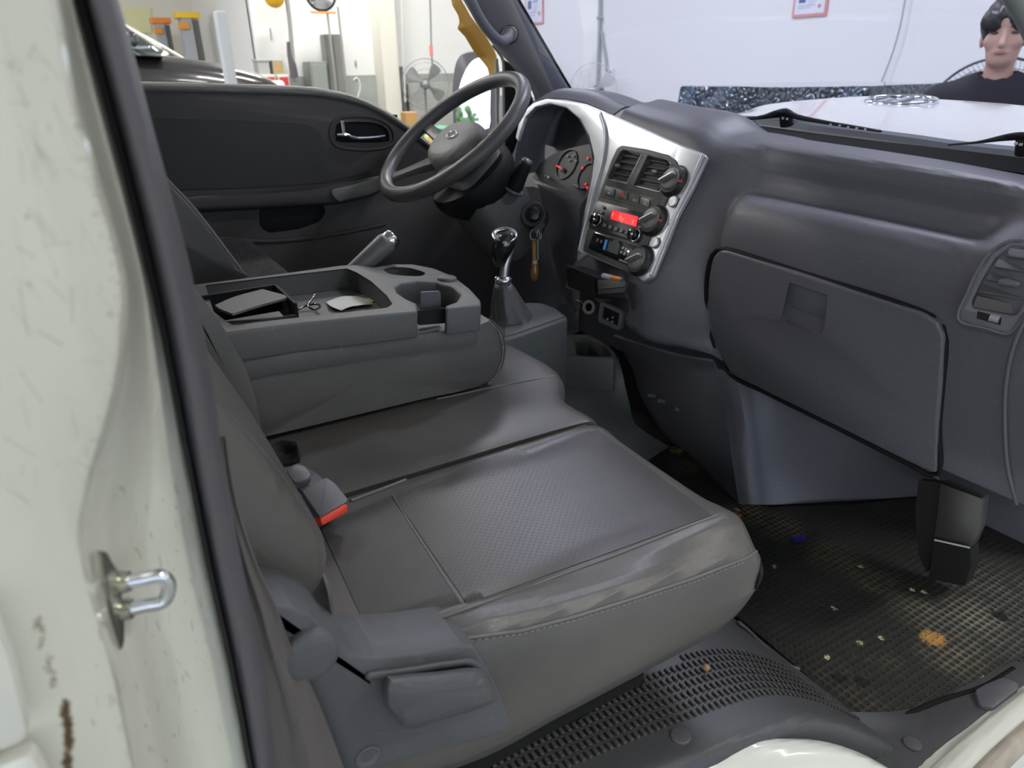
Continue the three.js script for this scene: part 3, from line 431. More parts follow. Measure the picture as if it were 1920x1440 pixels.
// ------------------------------------------------------------------ dashboard
const PS = plane(V(0.99, 1.318, -0.98), V(-0.894, 0.447, 0));     // face of the centre stack
const psx = (y) => 0.99 - (1.318 - y) * 0.5;
const sub = (parent, name, label) => { const g = new THREE.Group(); g.name = name; if (label) g.userData.label = label; parent.add(g); return g; };
const dash = thing('dashboard', 'dark blue grey plastic dashboard spanning the cab', 'dashboard');
{
  const st = [
    [-0.325, [[1.08, 1.31], [1.03, 1.312], [1.0, 1.308], [0.985, 1.304], [0.976, 1.295], [0.965, 1.278], [0.953, 1.25], [0.946, 1.21], [0.949, 1.16], [0.966, 1.06], [0.99, 0.965], [1.0, 0.918]]],
    [-0.40, [[1.1, 1.316], [1.04, 1.318], [1.01, 1.312], [0.995, 1.304], [0.985, 1.292], [0.968, 1.275], [0.952, 1.25], [0.945, 1.21], [0.948, 1.16], [0.965, 1.06], [0.99, 0.965], [1.0, 0.918]]],
    [-0.455, [[1.115, 1.32], [1.05, 1.322], [1.02, 1.316], [1.015, 1.304], [1.01, 1.282], [0.985, 1.263], [0.958, 1.247], [0.946, 1.212], [0.948, 1.16], [0.965, 1.06], [0.99, 0.965], [1.0, 0.918]]],
    [-0.50, [[1.125, 1.323], [1.06, 1.325], [1.035, 1.319], [1.03, 1.302], [1.03, 1.275], [1.012, 1.254], [0.975, 1.252], [0.950, 1.225], [0.947, 1.17], [0.965, 1.06], [0.99, 0.965], [1.0, 0.92]]],
    [-0.62, [[1.14, 1.329], [1.07, 1.331], [1.042, 1.324], [1.036, 1.304], [1.036, 1.278], [1.018, 1.256], [0.980, 1.255], [0.952, 1.228], [0.947, 1.17], [0.965, 1.06], [0.99, 0.97], [1.0, 0.925]]],
    [-0.75, [[1.15, 1.334], [1.08, 1.336], [1.046, 1.329], [1.038, 1.306], [1.038, 1.28], [1.018, 1.258], [0.982, 1.258], [0.953, 1.232], [0.947, 1.17], [0.965, 1.06], [0.988, 0.975], [0.995, 0.935]]],
    [-0.84, [[1.155, 1.337], [1.085, 1.339], [1.048, 1.332], [1.038, 1.308], [1.036, 1.282], [1.018, 1.260], [0.984, 1.259], [0.955, 1.232], [0.947, 1.17], [0.965, 1.06], [0.985, 0.98], [0.992, 0.945]]],
    [-0.882, [[1.157, 1.339], [1.088, 1.341], [1.049, 1.334], [1.036, 1.31], [1.030, 1.284], [1.014, 1.261], [0.988, 1.256], [0.962, 1.225], [0.952, 1.17], [0.966, 1.06], [0.98, 0.985], [0.988, 0.95]]],
    [-0.900, [[1.158, 1.341], [1.09, 1.343], [1.049, 1.336], [1.032, 1.314], [1.022, 1.286], [1.010, 1.258], [0.998, 1.238], [0.985, 1.205], [0.975, 1.16], [0.968, 1.06], [0.972, 0.99], [0.982, 0.955]]],
    [-0.945, [[1.16, 1.344], [1.092, 1.346], [1.05, 1.338], [1.022, 1.319], [1.006, 1.29], [0.993, 1.262], [0.98, 1.235], [0.963, 1.198], [0.947, 1.16], [0.922, 1.08], [0.925, 1.0], [0.955, 0.96]]],
    [-0.99, [[1.16, 1.348], [1.092, 1.35], [1.05, 1.343], [1.015, 1.329], [psx(1.30) + 0.012, 1.30], [psx(1.27) + 0.012, 1.27], [psx(1.24) + 0.012, 1.24], [psx(1.2) + 0.012, 1.2], [psx(1.15) + 0.012, 1.15], [psx(1.09) + 0.014, 1.09], [0.885, 1.02], [0.915, 0.965]]],
    [-1.05, [[1.16, 1.373], [1.092, 1.373], [1.05, 1.364], [1.016, 1.345], [psx(1.30) + 0.012, 1.30], [psx(1.27) + 0.012, 1.27], [psx(1.24) + 0.012, 1.24], [psx(1.2) + 0.012, 1.2], [psx(1.15) + 0.012, 1.15], [psx(1.09) + 0.016, 1.085], [0.90, 1.03], [0.915, 0.975]]],
    [-1.16, [[1.16, 1.382], [1.092, 1.383], [1.055, 1.376], [1.022, 1.357], [psx(1.30) + 0.012, 1.30], [psx(1.27) + 0.012, 1.27], [psx(1.24) + 0.012, 1.24], [psx(1.2) + 0.012, 1.2], [psx(1.15) + 0.012, 1.15], [0.95, 1.085], [0.94, 1.03], [0.935, 0.985]]],
    [-1.27, [[1.16, 1.392], [1.10, 1.394], [1.06, 1.388], [1.03, 1.372], [psx(1.31) + 0.02, 1.31], [psx(1.27) + 0.02, 1.27], [psx(1.24) + 0.02, 1.24], [psx(1.2) + 0.02, 1.2], [psx(1.15) + 0.02, 1.15], [0.97, 1.085], [0.96, 1.03], [0.95, 0.99]]],
  ];
  const rings = st.map(([z, p]) => [...p, [1.16, p[11][1] - 0.01], [1.24, 1.1], [1.22, 1.3]].map(([x, y]) => V(x, y, z)));
  part(dash, 'dash_body', solid(rings, 3, 4), MAT.dash);
  // hump over the instruments: from the silver arch back to the windscreen
  const arch = [[972, 262], [976, 240], [984, 214], [1000, 196], [1025, 187], [1058, 188], [1100, 196], [1150, 218]].map(([a, b]) => PS(a, b, -0.006));
  const hump = [arch, arch.map((p, i) => V(p.x + 0.03, p.y + [0.004, 0.006, 0.010, 0.014, 0.017, 0.018, 0.018, 0.014][i], p.z)), arch.map((p, i) => V(1.09, p.y + [-0.02, -0.012, 0.0, 0.012, 0.018, 0.02, 0.018, 0.012][i], p.z - 0.012)), arch.map((p, i) => V(1.16, p.y + [-0.04, -0.03, -0.015, 0.004, 0.012, 0.014, 0.010, 0.006][i], p.z - 0.02))];
  part(dash, 'instrument_hood', sheet(hump, 0.004, 4, 3), MAT.dash);
  // inside of the hood
  const arc2 = [[966, 330], [966, 290], [974, 255], [984, 220], [1003, 200], [1030, 193], [1058, 199], [1084, 222], [1101, 255], [1110, 295], [1107, 335], [1098, 370]];
  part(dash, 'hood_lining', sheet([0, -0.03, -0.06, -0.09].map((o) => arc2.map(([a, b]) => { const p = PS(a, b, -0.002); return V(p.x - o * 1.0, p.y - o * 0.1, p.z); })), 0.003, 2, 3, PS(1040, 290, -0.05)), MAT.dash);
  part(dash, 'hood_back', plate([[940, 345], [950, 230], [985, 190], [1060, 185], [1125, 230], [1130, 310], [1110, 390]].map(([a, b]) => PS(a, b, -0.125)), PS.n, 0.004), MAT.dash);
  // lower dash on the driver's side
  part(dash, 'lower_panel', sheet([[[1000, 338, 0.945], [1035, 352, 0.938], [1070, 364, 0.934], [1096, 373, 0.931]], [[1010, 352, 0.94], [1038, 368, 0.935], [1065, 382, 0.93], [1086, 394, 0.925]], [[1018, 390, 0.96], [1038, 410, 0.95], [1060, 430, 0.94], [1084, 440, 0.918]], [[1022, 440, 0.99], [1036, 460, 0.975], [1055, 478, 0.955], [1078, 490, 0.92]], [[1040, 520, 1.0], [1048, 530, 0.985], [1058, 540, 0.97], [1068, 548, 0.955]], [[1058, 560, 1.02], [1064, 570, 1.0], [1072, 580, 0.985], [1080, 590, 0.96]]].map((r) => r.map(([a, b, x]) => onX(a, b, x))), 0.006, 3, 3), MAT.dash);
  part(dash, 'knee_panel', sheet([[[730, 360, 1.05], [860, 360, 1.03], [1000, 350, 1.0], [1020, 380, 0.98]], [[730, 480, 1.05], [860, 480, 1.03], [980, 480, 1.02], [1030, 470, 1.0]], [[760, 620, 1.1], [880, 620, 1.08], [980, 600, 1.06], [1060, 570, 1.03]]].map((r) => r.map(([a, b, x]) => onX(a, b, x))), 0.006, 3, 3), MAT.dash);
  // silver surround
  const ventL = [[1162, 283], [1170, 278], [1203, 286], [1204, 290], [1175, 346], [1140, 338], [1139, 330]], ventR = [[1214, 288], [1252, 298], [1260, 306], [1253, 330], [1236, 362], [1188, 350], [1187, 346]];
  const sil = [[1080, 487], [1088, 437], [1097, 387], [1108, 336], [1113, 295], [1104, 256], [1087, 224], [1060, 201], [1030, 194], [1003, 201], [985, 220], [976, 246], [971, 264], [966, 258], [972, 232], [981, 210], [999, 192], [1025, 184], [1060, 186], [1100, 195], [1200, 237], [1275, 270], [1318, 287], [1325, 294], [1299, 350], [1270, 405], [1246, 466], [1224, 519], [1205, 529], [1190, 516], [1100, 478], [1086, 488]];
  part(dash, 'silver_surround', plate(sil.map(([a, b]) => PS(a, b)), PS.n, 0.010, { r: 0.003, bevel: 0.003, seg: 3, holes: [ventL, ventR].map((l) => ({ pts: l.map(([a, b]) => PS(a, b)), r: 0 })) }), MAT.silver, 'silver painted surround of the centre stack');
  part(dash, 'surround_edge', tube([[1318, 292], [1297, 338], [1268, 398], [1243, 460], [1220, 515]].map(([a, b]) => PS(a, b, 0.001)), 0.0035, { rs: 8 }), MAT.silver);
  part(dash, 'surround_ridge', tube([[1128, 215], [1137, 250], [1133, 300], [1116, 360], [1100, 420], [1088, 470]].map(([a, b]) => PS(a, b, -0.001)), 0.006, { rs: 10 }), MAT.silver);
  // instrument cluster
  const cl = part(dash, 'instrument_cluster', plate([[998, 334], [1012, 306], [1038, 288], [1068, 278], [1104, 270], [1116, 290], [1110, 345], [1098, 376]].map(([a, b]) => PS(a, b, -0.055)), PS.n, 0.01, { r: 0.004 }), mat([0.016, 0.017, 0.022], 0.3));
  const ring = (a, b, r, col, o) => { const g = new THREE.TorusGeometry(r, 0.0016, 6, 40); g.applyMatrix4(basisOf(PS.n)); const p = PS(a, b, -0.053); g.translate(p.x, p.y, p.z); return g; };
  part(cl, 'gauge_ring', ring(1062, 308, 0.036), mat([0.12, 0.12, 0.13], 0.4));
  part(cl, 'gauge_ring', ring(1100, 330, 0.03), mat([0.12, 0.12, 0.13], 0.4));
  const redL = mat([0.5, 0.01, 0.01], 0.4, { emissive: [0.8, 0.02, 0.02], ei: 0.6 });
  part(cl, 'needle', beam(PS(1043, 310, -0.051), PS(1056, 318, -0.051), 0.004, 0.002, PS.n), redL, 'red gauge needle');
  part(cl, 'needle_hub', latheAt([[0.006, 0], [0.005, 0.004], [0.001, 0.005]], PS(1056, 319, -0.052), PS.n), mat([0.2, 0.2, 0.19], 0.4));
  for (const [a, b] of [[1102, 297], [1092, 315], [1101, 352], [1098, 345]]) part(cl, 'warning_light', boxN(PS(a, b, -0.052), PS.n, V(0, 1, 0), 0.006, 0.006, 0.002, 0.0005), redL, 'red warning light');
  for (const [a, b] of [[1075, 292], [1068, 300], [1080, 302], [1064, 292]]) part(cl, 'gauge_numeral', boxN(PS(a, b, -0.052), PS.n, V(0, 1, 0), 0.008, 0.005, 0.001, 0.0004), mat([0.22, 0.24, 0.3], 0.5));
  for (const [a, b] of [[1028, 332], [1082, 350]]) part(cl, 'trip_pin', cyl(PS(a - 6, b - 2, -0.05), PS(a, b, -0.035), 0.0025), MAT.steel);
}
{ // centre stack: vents, switches, dials
  const t = sub(dash, 'centre_stack', 'dark centre stack with twin air vents and round dials');
  const P = (l, o = 0.003) => l.map(([a, b]) => PS(a, b, o));
  const hl = { pts: P([[1162, 283], [1170, 278], [1203, 286], [1204, 290], [1175, 346], [1140, 338], [1139, 330]]), r: 0.004 }, hr = { pts: P([[1214, 288], [1252, 298], [1260, 306], [1253, 330], [1236, 362], [1188, 350], [1187, 346]]), r: 0.005 };
  part(t, 'fascia', plate(P([[1146, 300], [1157, 277], [1166, 272], [1212, 279], [1253, 290], [1268, 301], [1271, 312], [1262, 350], [1243, 392], [1222, 440], [1203, 486], [1188, 514], [1092, 470], [1098, 440], [1116, 385]]), PS.n, 0.014, { r: 0.004, bevel: 0.002, holes: [hl, hr] }), mat([0.105, 0.103, 0.098], 0.5));
  const well = plate(P([[1150, 295], [1165, 270], [1262, 295], [1270, 315], [1245, 368], [1130, 345]], -0.03), PS.n, 0.003); part(t, 'vent_duct', well, MAT.black);
  const sm = mat([0.11, 0.11, 0.115], 0.5);
  for (let i = 0; i < 5; i++) { const k = i / 4; const L = (a, b) => [a[0] + (b[0] - a[0]) * k, a[1] + (b[1] - a[1]) * k];
    const p = L([1164, 288], [1142, 332]), q = L([1200, 296], [1178, 341]); part(t, 'vent_slat', beam(PS(...p, -0.006), PS(...q, -0.006), 0.0105, 0.0016, V(-0.4, 0.92, 0)), sm);
    const r = L([1212, 296], [1194, 345]), s = L([1254, 306], [1237, 354]); part(t, 'vent_slat', beam(PS(...r, -0.006), PS(...s, -0.006), 0.0105, 0.0016, V(-0.4, 0.92, 0)), sm); }
  for (const [a, b] of [[1158, 311], [1228, 322]]) part(t, 'vent_tab', boxN(PS(a, b, 0.001), PS.n, V(0, 1, 0), 0.016, 0.008, 0.006, 0.002), mat([0.14, 0.14, 0.14], 0.4));
  // switch row
  part(t, 'switch_panel', plate(P([[1135, 347], [1226, 371], [1220, 394], [1126, 369]], 0.004), PS.n, 0.004, { r: 0.003, bevel: 0.001 }), mat([0.11, 0.108, 0.10], 0.45));
  [[1143, 358], [1168, 364], [1190, 371], [1210, 378]].forEach(([a, b], i) => { const s = part(t, 'switch', plate(P([[a - 9, b - 9], [a + 9, b - 4], [a + 6, b + 11], [a - 12, b + 6]], 0.007), PS.n, 0.004, { r: 0.002, bevel: 0.001 }), mat([0.13, 0.128, 0.12], 0.4)); if (i === 1) part(t, 'hazard_mark', plate([[a - 1, b - 6], [a + 4, b + 5], [a - 6, b + 4]].map(([c, d]) => PS(c, d, 0.0078)), PS.n, 0.001), mat([0.7, 0.03, 0.02], 0.4)); else part(t, 'symbol', boxN(PS(a - 1, b + 4, 0.0075), PS.n, V(0, 1, 0), 0.007, 0.004, 0.0006, 0.0002), mat([0.4, 0.4, 0.4], 0.5)); });
  // dials
  const rubberRing = mat([0.02, 0.02, 0.02], 0.5);
  [[1266, 341, 'red'], [1229, 415, 'red'], [1203, 490, 'blue']].forEach(([a, b, c]) => {
    const p = PS(a, b, 0.0);
    const d = part(t, 'dial', latheAt([[0.031, 0], [0.031, 0.004], [0.028, 0.006], [0.0265, 0.012], [0.025, 0.014], [0.001, 0.014]], p, PS.n, 36), rubberRing, 'round black dial');
    part(t, 'dial_bezel', (() => { const g = new THREE.TorusGeometry(0.030, 0.0022, 8, 40); g.applyMatrix4(basisOf(PS.n)); g.translate(p.x, p.y, p.z); return g; })(), MAT.silver);
    part(t, 'dial_cap', latheAt([[0.021, 0.012], [0.021, 0.016], [0.018, 0.019], [0.001, 0.0195]], p, PS.n, 32), mat([0.16, 0.16, 0.155], 0.4));
    part(t, 'dial_grip', boxN(p.clone().addScaledVector(PS.n, 0.024), PS.n, V(0.2, 0.5, 0.8), 0.006, 0.036, 0.012, 0.003), mat([0.62, 0.62, 0.62], 0.25, { metal: 0.8 }));
    const mk = PS(a + 14, b - 6, 0.014), mm = mat(c === 'red' ? [0.7, 0.03, 0.02] : [0.03, 0.10, 0.4], 0.4); part(t, 'dial_mark', boxN(PS(a + (c === 'red' ? 8 : 2), b + (c === 'red' ? -2 : -22), 0.0146), PS.n, V(0, 1, 0), 0.014, 0.004, 0.001, 0.0003), mm, c + ' dial marking');
  });
  for (const [a, b] of [[1263, 378], [1228, 455]]) part(t, 'round_switch', latheAt([[0.011, 0], [0.011, 0.003], [0.009, 0.004], [0.001, 0.004]], PS(a, b, 0.002), PS.n), MAT.silver);
}
{ // radio with red display
  const t = thing('car_radio', 'black car radio with lit red display in the centre stack', 'radio');
  const P = (l, o) => l.map(([a, b]) => PS(a, b, o));
  part(t, 'face', plate(P([[1122, 376], [1216, 402], [1213, 410], [1198, 453], [1193, 455], [1104, 427], [1103, 422], [1118, 378]], 0.006), PS.n, 0.006, { r: 0.003, bevel: 0.0012 }), MAT.radio);
  part(t, 'display', plate(P([[1148, 393], [1196, 406], [1192, 425], [1144, 410]], 0.0075), PS.n, 0.0025, { r: 0.001 }), mat([0.3, 0.005, 0.01], 0.3, { emissive: [0.85, 0.015, 0.03], ei: 0.75 }), 'lit red display');
  const seg = mat([0.5, 0.05, 0.02], 0.3, { emissive: [1, 0.12, 0.06], ei: 1.1 });
  for (const [a, b] of [[1149, 402], [1163, 405], [1167, 413], [1164, 410], [1187, 416]]) part(t, 'display_digit', boxN(PS(a, b, 0.0082), PS.n, V(0, 1, 0), 0.0035, 0.009, 0.0006, 0.0002), seg);
  for (const [a, b] of [[1119, 413], [1191, 441]]) { const k = part(t, 'knob', latheAt([[0.0125, 0], [0.0125, 0.009], [0.011, 0.012], [0.001, 0.0125]], PS(a, b, 0.006), PS.n), MAT.gloss); part(k, 'knob_glint_ring', (() => { const g = new THREE.TorusGeometry(0.0118, 0.0009, 6, 30); g.applyMatrix4(basisOf(PS.n)); const p = PS(a, b, 0.016); g.translate(p.x, p.y, p.z); return g; })(), MAT.chrome); }
  const bm = mat([0.10, 0.098, 0.098], 0.4), pk = mat([0.32, 0.25, 0.24], 0.5);
  for (let i = 0; i < 6; i++) { const a = 1134 + i * 10.4, b = 423 + i * 3.4; const q = part(t, 'preset_button', boxN(PS(a, b, 0.008), PS.n, V(0, 1, 0), 0.0125, 0.008, 0.004, 0.0012), bm); part(q, 'print', boxN(PS(a, b, 0.0102), PS.n, V(0, 1, 0), 0.006, 0.0022, 0.0005, 0.0002), pk); }
  for (const [a, b] of [[1131, 388], [1128, 398], [1201, 415], [1199, 426], [1207, 412], [1205, 423]]) part(t, 'side_button', boxN(PS(a, b, 0.0085), PS.n, V(0, 1, 0), 0.008, 0.0055, 0.003, 0.001), pk);
}
{ // digital recorder under the radio
  const t = thing('tachograph_unit', 'black recorder unit with blue stripe and small buttons below the radio', 'recorder');
  const P = (l, o) => l.map(([a, b]) => PS(a, b, o));
  part(t, 'face', plate(P([[1114, 434], [1195, 462], [1193, 468], [1184, 497], [1180, 499], [1104, 466], [1103, 461]], 0.006), PS.n, 0.006, { r: 0.003, bevel: 0.0012 }), MAT.gloss);
  part(t, 'screen', plate(P([[1142, 451], [1163, 458], [1158, 478], [1137, 470]], 0.0068), PS.n, 0.001, { r: 0.001 }), mat([0.045, 0.055, 0.06], 0.3));
  part(t, 'blue_stripe', plate(P([[1135, 449], [1139, 450], [1134, 469], [1130, 467]], 0.0068), PS.n, 0.001), mat([0.03, 0.16, 0.42], 0.4, { emissive: [0.02, 0.12, 0.35], ei: 0.4 }), 'blue light stripe');
  const wb = mat([0.5, 0.5, 0.48], 0.4);
  for (const [a, b] of [[1168, 465], [1174, 468], [1165, 473], [1171, 476]]) part(t, 'button', boxN(PS(a, b, 0.007), PS.n, V(0, 1, 0), 0.0055, 0.0055, 0.002, 0.001), wb);
  for (const [a, b] of [[1120, 450], [1127, 453]]) part(t, 'symbol', boxN(PS(a, b, 0.007), PS.n, V(0, 1, 0), 0.006, 0.007, 0.001, 0.0005), mat([0.18, 0.18, 0.19], 0.4));
  part(t, 'brown_label', plate(P([[1181, 466], [1186, 468], [1181, 484], [1176, 482]], 0.0068), PS.n, 0.001), mat([0.16, 0.09, 0.06], 0.5));
  part(t, 'name_strip', plate(P([[1161, 485], [1180, 493], [1179, 496], [1160, 488]], 0.0068), PS.n, 0.001), mat([0.3, 0.29, 0.3], 0.5));
}
{ // pull-out ashtray and small switches below the stack
  const t = sub(dash, 'ashtray_drawer', 'black pull-out ashtray drawer hanging open below the radio');
  const P = (l, o) => l.map(([a, b]) => PS(a, b, o)), dk = mat([0.045, 0.044, 0.045], 0.45);
  part(t, 'cavity_back', plate(P([[1085, 474], [1192, 512], [1176, 560], [1060, 540]], -0.05), PS.n, 0.004), MAT.dash);
  part(t, 'tray_top', plate(P([[1060, 497], [1087, 487], [1190, 516], [1172, 528], [1116, 523]], 0.002), V(-0.3, 0.95, 0), 0.004, { r: 0.002 }), dk);
  part(t, 'left_bin', plate(P([[1060, 500], [1113, 521], [1116, 526], [1114, 556], [1064, 537]], 0.010), PS.n, 0.012, { r: 0.003, bevel: 0.002 }), MAT.matteBlack);
  part(t, 'front_face', plate(P([[1119, 524], [1170, 523], [1173, 528], [1166, 549], [1121, 552]], 0.016), PS.n, 0.012, { r: 0.003, bevel: 0.002 }), dk);
  part(t, 'face_ridge', tube(P([[1122, 541], [1145, 540], [1167, 538]], 0.0165), 0.0016, { rs: 6 }), dk);
  const l = thing('lighter', 'small orange and white cigarette lighter lying on the ashtray', 'lighter');
  const la = PS(1132, 517, 0.014), lb = PS(1146, 520, 0.014), lc = PS(1164, 524, 0.014);
  part(l, 'body', tube([lb, lb.clone().lerp(lc, 0.5), lc], 0.0052, { rs: 10 }), mat([0.9, 0.28, 0.04], 0.3, { trans: 0.2 }), 'translucent orange body'); part(l, 'cap', tube([la, la.clone().lerp(lb, 0.5), lb], 0.0056, { rs: 10 }), mat([0.5, 0.5, 0.62], 0.3));
  part(l, 'base', cyl(lc, lc.clone().lerp(lb, -0.25), 0.004), mat([0.03, 0.12, 0.3], 0.4));
  const s = sub(dash, 'power_socket', 'cigarette lighter socket with pale ring under the ashtray');
  const sp = onX(1104, 576, 0.925), n = V(-0.85, 0.25, 0.35).normalize();
  part(s, 'ring', (() => { const g = new THREE.TorusGeometry(0.0125, 0.0035, 10, 30); g.applyMatrix4(basisOf(n)); g.translate(sp.x, sp.y, sp.z); return g; })(), mat([0.5, 0.49, 0.42], 0.35)); part(s, 'barrel', latheAt([[0.0125, 0], [0.011, -0.001], [0.010, -0.012], [0.001, -0.012]], sp, n), MAT.black);
  const k = sub(dash, 'pull_knob', 'round black pull knob beside the power socket'); part(k, 'cap', latheAt([[0.012, -0.01], [0.014, 0.002], [0.012, 0.008], [0.001, 0.01]], onX(1081, 573, 0.925), n), MAT.rubber); part(k, 'stem', cyl(onX(1081, 573, 0.925).addScaledVector(n, -0.04), onX(1081, 573, 0.925), 0.006), MAT.black);
  const w = sub(dash, 'switch_blank', 'framed black switch blank with three pale dots');
  const wp = plane(onX(1145, 592, 0.882), V(-0.93, 0.05, 0.36)), W = (l2, o = 0) => l2.map(([a, b]) => wp(a, b, o));
  part(w, 'frame', plate(W([[1124, 570], [1128, 566], [1166, 584], [1168, 590], [1163, 618], [1158, 620], [1122, 604], [1121, 598]], 0.004), wp.n, 0.016, { r: 0.003, bevel: 0.0015, holes: [{ pts: W([[1130, 572], [1163, 587], [1159, 613], [1127, 597]], 0.004), r: 0.002 }] }), MAT.dash);
  part(w, 'blank', plate(W([[1128, 569], [1165, 585], [1161, 616], [1125, 599]], -0.003), wp.n, 0.008, { r: 0.002 }), MAT.black);
  for (const [a, b] of [[1139, 598], [1149, 595], [1148, 603]]) part(w, 'dot', latheAt([[0.0022, 0], [0.002, 0.001], [0.0001, 0.0012]], wp(a, b, -0.003), wp.n, 12), mat([0.45, 0.33, 0.28], 0.5));
}
{ // glovebox
  const t = sub(dash, 'glovebox', 'grey glovebox with moulded latch');
  const GP = plane(V(0.9375, 1.15, -0.6), V(-0.983, -0.183, 0)), P = (l, o = 0) => l.map(([a, b]) => GP(a, b, o));
  const hole = { pts: P([[1477, 524], [1557, 551], [1549, 622], [1536, 635], [1464, 604], [1461, 594]]), r: 0.006 };
  const out = [[1347, 471], [1360, 470], [1500, 513], [1730, 588], [1758, 605], [1769, 632], [1764, 720], [1757, 800], [1754, 890], [1700, 866], [1560, 796], [1440, 737], [1368, 699], [1344, 655], [1329, 590], [1327, 530], [1336, 484]];
  part(t, 'door', plate(P(out), GP.n, 0.014, { r: 0.008, bevel: 0.004, seg: 3, holes: [hole] }), MAT.dash);
  part(t, 'gap_seal', tube(P(out.map(([a, b]) => [1550 + (a - 1550) * 1.011, 690 + (b - 690) * 1.014]), -0.0075), 0.0042, { k: 4, rs: 6, closed: true }), MAT.black);
  part(t, 'latch_paddle', plate(P([[1480, 527], [1555, 553], [1549, 598], [1471, 572]], -0.007), GP.n, 0.008, { r: 0.004, bevel: 0.002 }), MAT.dash);
  part(t, 'latch_scoop', sheet([[[1460, 604, -0.001], [1500, 622, -0.001], [1548, 638, -0.001]], [[1461, 598, -0.010], [1502, 614, -0.011], [1550, 630, -0.010]], [[1466, 578, -0.026], [1508, 594, -0.028], [1553, 606, -0.026]], [[1476, 524, -0.024], [1516, 536, -0.026], [1558, 551, -0.024]]].map((r) => r.map(([a, b, o]) => GP(a, b, o))), 0.003, 3, 3), MAT.dash);
}
{ // passenger air vent
  const t = sub(dash, 'side_air_vent', 'black slatted air vent at the passenger end');
  const vp = plane(onX(1860, 540, 0.936), V(-0.955, 0.10, 0.28)), P = (l, o = 0) => l.map(([a, b]) => vp(a, b, o));
  const inner = [[1897, 461], [1866, 484], [1843, 522], [1821, 566], [1824, 578], [1900, 592], [1908, 586], [1935, 530], [1968, 480], [1960, 470]], outer = [[1893, 452], [1858, 472], [1832, 508], [1812, 552], [1796, 588], [1799, 602], [1846, 615], [1890, 626], [1899, 620], [1940, 560], [1990, 480], [1975, 460]];
  part(t, 'bezel', plate(P(outer, 0.003), vp.n, 0.012, { r: 0.004, bevel: 0.0025, seg: 3, holes: [{ pts: P(inner, 0.003), r: 0.003 }] }), MAT.dash);
  part(t, 'bezel_rim', tube(P(outer, 0.002), 0.0022, { k: 5, rs: 6, closed: true }), MAT.dash);
  part(t, 'duct', plate(P([[1900, 452], [1840, 520], [1812, 580], [1905, 600], [1985, 480]], -0.032), vp.n, 0.003), MAT.black);
  const sm = mat([0.10, 0.10, 0.11], 0.5);
  [[1890, 470, 1966, 486], [1868, 489, 1956, 512], [1852, 512, 1944, 536], [1838, 536, 1932, 560]].forEach(([a, b, c, d]) => part(t, 'slat', beam(vp(a, b, -0.006), vp(c, d, -0.006), 0.014, 0.002, V(-0.5, 0.86, 0.1)), sm));
  for (let i = 0; i < 4; i++) part(t, 'vane', beam(vp(1850 + i * 20, 545 + i * 4, -0.02), vp(1842 + i * 19, 580 + i * 3, -0.02), 0.012, 0.0015, V(-0.3, 0, 0.95)), mat([0.08, 0.078, 0.07], 0.6));
  part(t, 'tab', plate(P([[1873, 523], [1888, 518], [1915, 532], [1904, 541], [1870, 533]], 0.004), V(-0.6, 0.8, 0.1), 0.006, { r: 0.002, bevel: 0.0012 }), mat([0.16, 0.16, 0.17], 0.4));
  part(t, 'lower_lip', plate(P([[1832, 554], [1910, 573], [1903, 590], [1824, 577]], -0.004), vp.n, 0.004, { r: 0.002 }), mat([0.085, 0.083, 0.085], 0.5));
  part(t, 'wheel_slot', plate(P([[1833, 583], [1878, 596], [1876, 610], [1831, 597]], 0.0036), vp.n, 0.002, { r: 0.001 }), MAT.black);
  part(t, 'thumb_wheel', cyl(vp(1856, 594, 0.003), vp(1874, 599, 0.003), 0.0052, 0.0052, 18), mat([0.3, 0.3, 0.32], 0.4));
  part(dash, 'end_seam', tube([[1926, 590, 0.93], [1900, 650, 0.935], [1886, 720, 0.947], [1884, 800, 0.962], [1890, 880, 0.978], [1906, 944, 0.99]].map(([a, b, x]) => onX(a, b, x)), 0.0028, { rs: 6 }), MAT.dash);
}
{ // panels below the dash
  const t = thing('heater_cover', 'dark grey heater cover below the dashboard', 'panel');
  part(t, 'side_panel', sheet([[[1150, 630, 0.955], [1210, 650, 0.945], [1275, 668, 0.955], [1335, 678, 0.965]], [[1185, 690, 1.03], [1230, 697, 1.0], [1290, 700, 0.985], [1345, 700, 0.985]], [[1200, 740, 1.04], [1245, 745, 1.01], [1300, 750, 0.99], [1358, 760, 0.985]], [[1235, 800, 1.06], [1275, 815, 1.03], [1325, 830, 1.0], [1372, 850, 0.985]], [[1275, 850, 1.08], [1310, 875, 1.05], [1350, 910, 1.01], [1385, 945, 0.99]]].map((r) => r.map(([a, b, x]) => onX(a, b, x))), 0.005, 4, 4), MAT.dash);
  part(t, 'front_panel', sheet([[[1340, 690, 0.985], [1380, 700, 0.99], [1430, 725, 1.04], [1550, 780, 1.11], [1760, 900, 1.22]], [[1356, 770, 0.985], [1395, 780, 0.992], [1440, 800, 1.05], [1550, 840, 1.13], [1740, 905, 1.25]], [[1372, 860, 0.985], [1405, 865, 1.0], [1450, 880, 1.06], [1560, 900, 1.16], [1730, 918, 1.28]], [[1385, 945, 0.985], [1415, 946, 1.0], [1460, 946, 1.06], [1580, 940, 1.19], [1725, 930, 1.31]]].map((r) => r.map(([a, b, x]) => onX(a, b, x))), 0.005, 4, 4), MAT.dash);
  for (const [a, b] of [[1222, 742], [1240, 752], [1274, 768]]) part(t, 'embossed_mark', boxN(onX(a, b, 1.008), V(-0.8, 0.1, 0.6), V(0, 1, 0), 0.018, 0.008, 0.004, 0.001), MAT.dash);
}
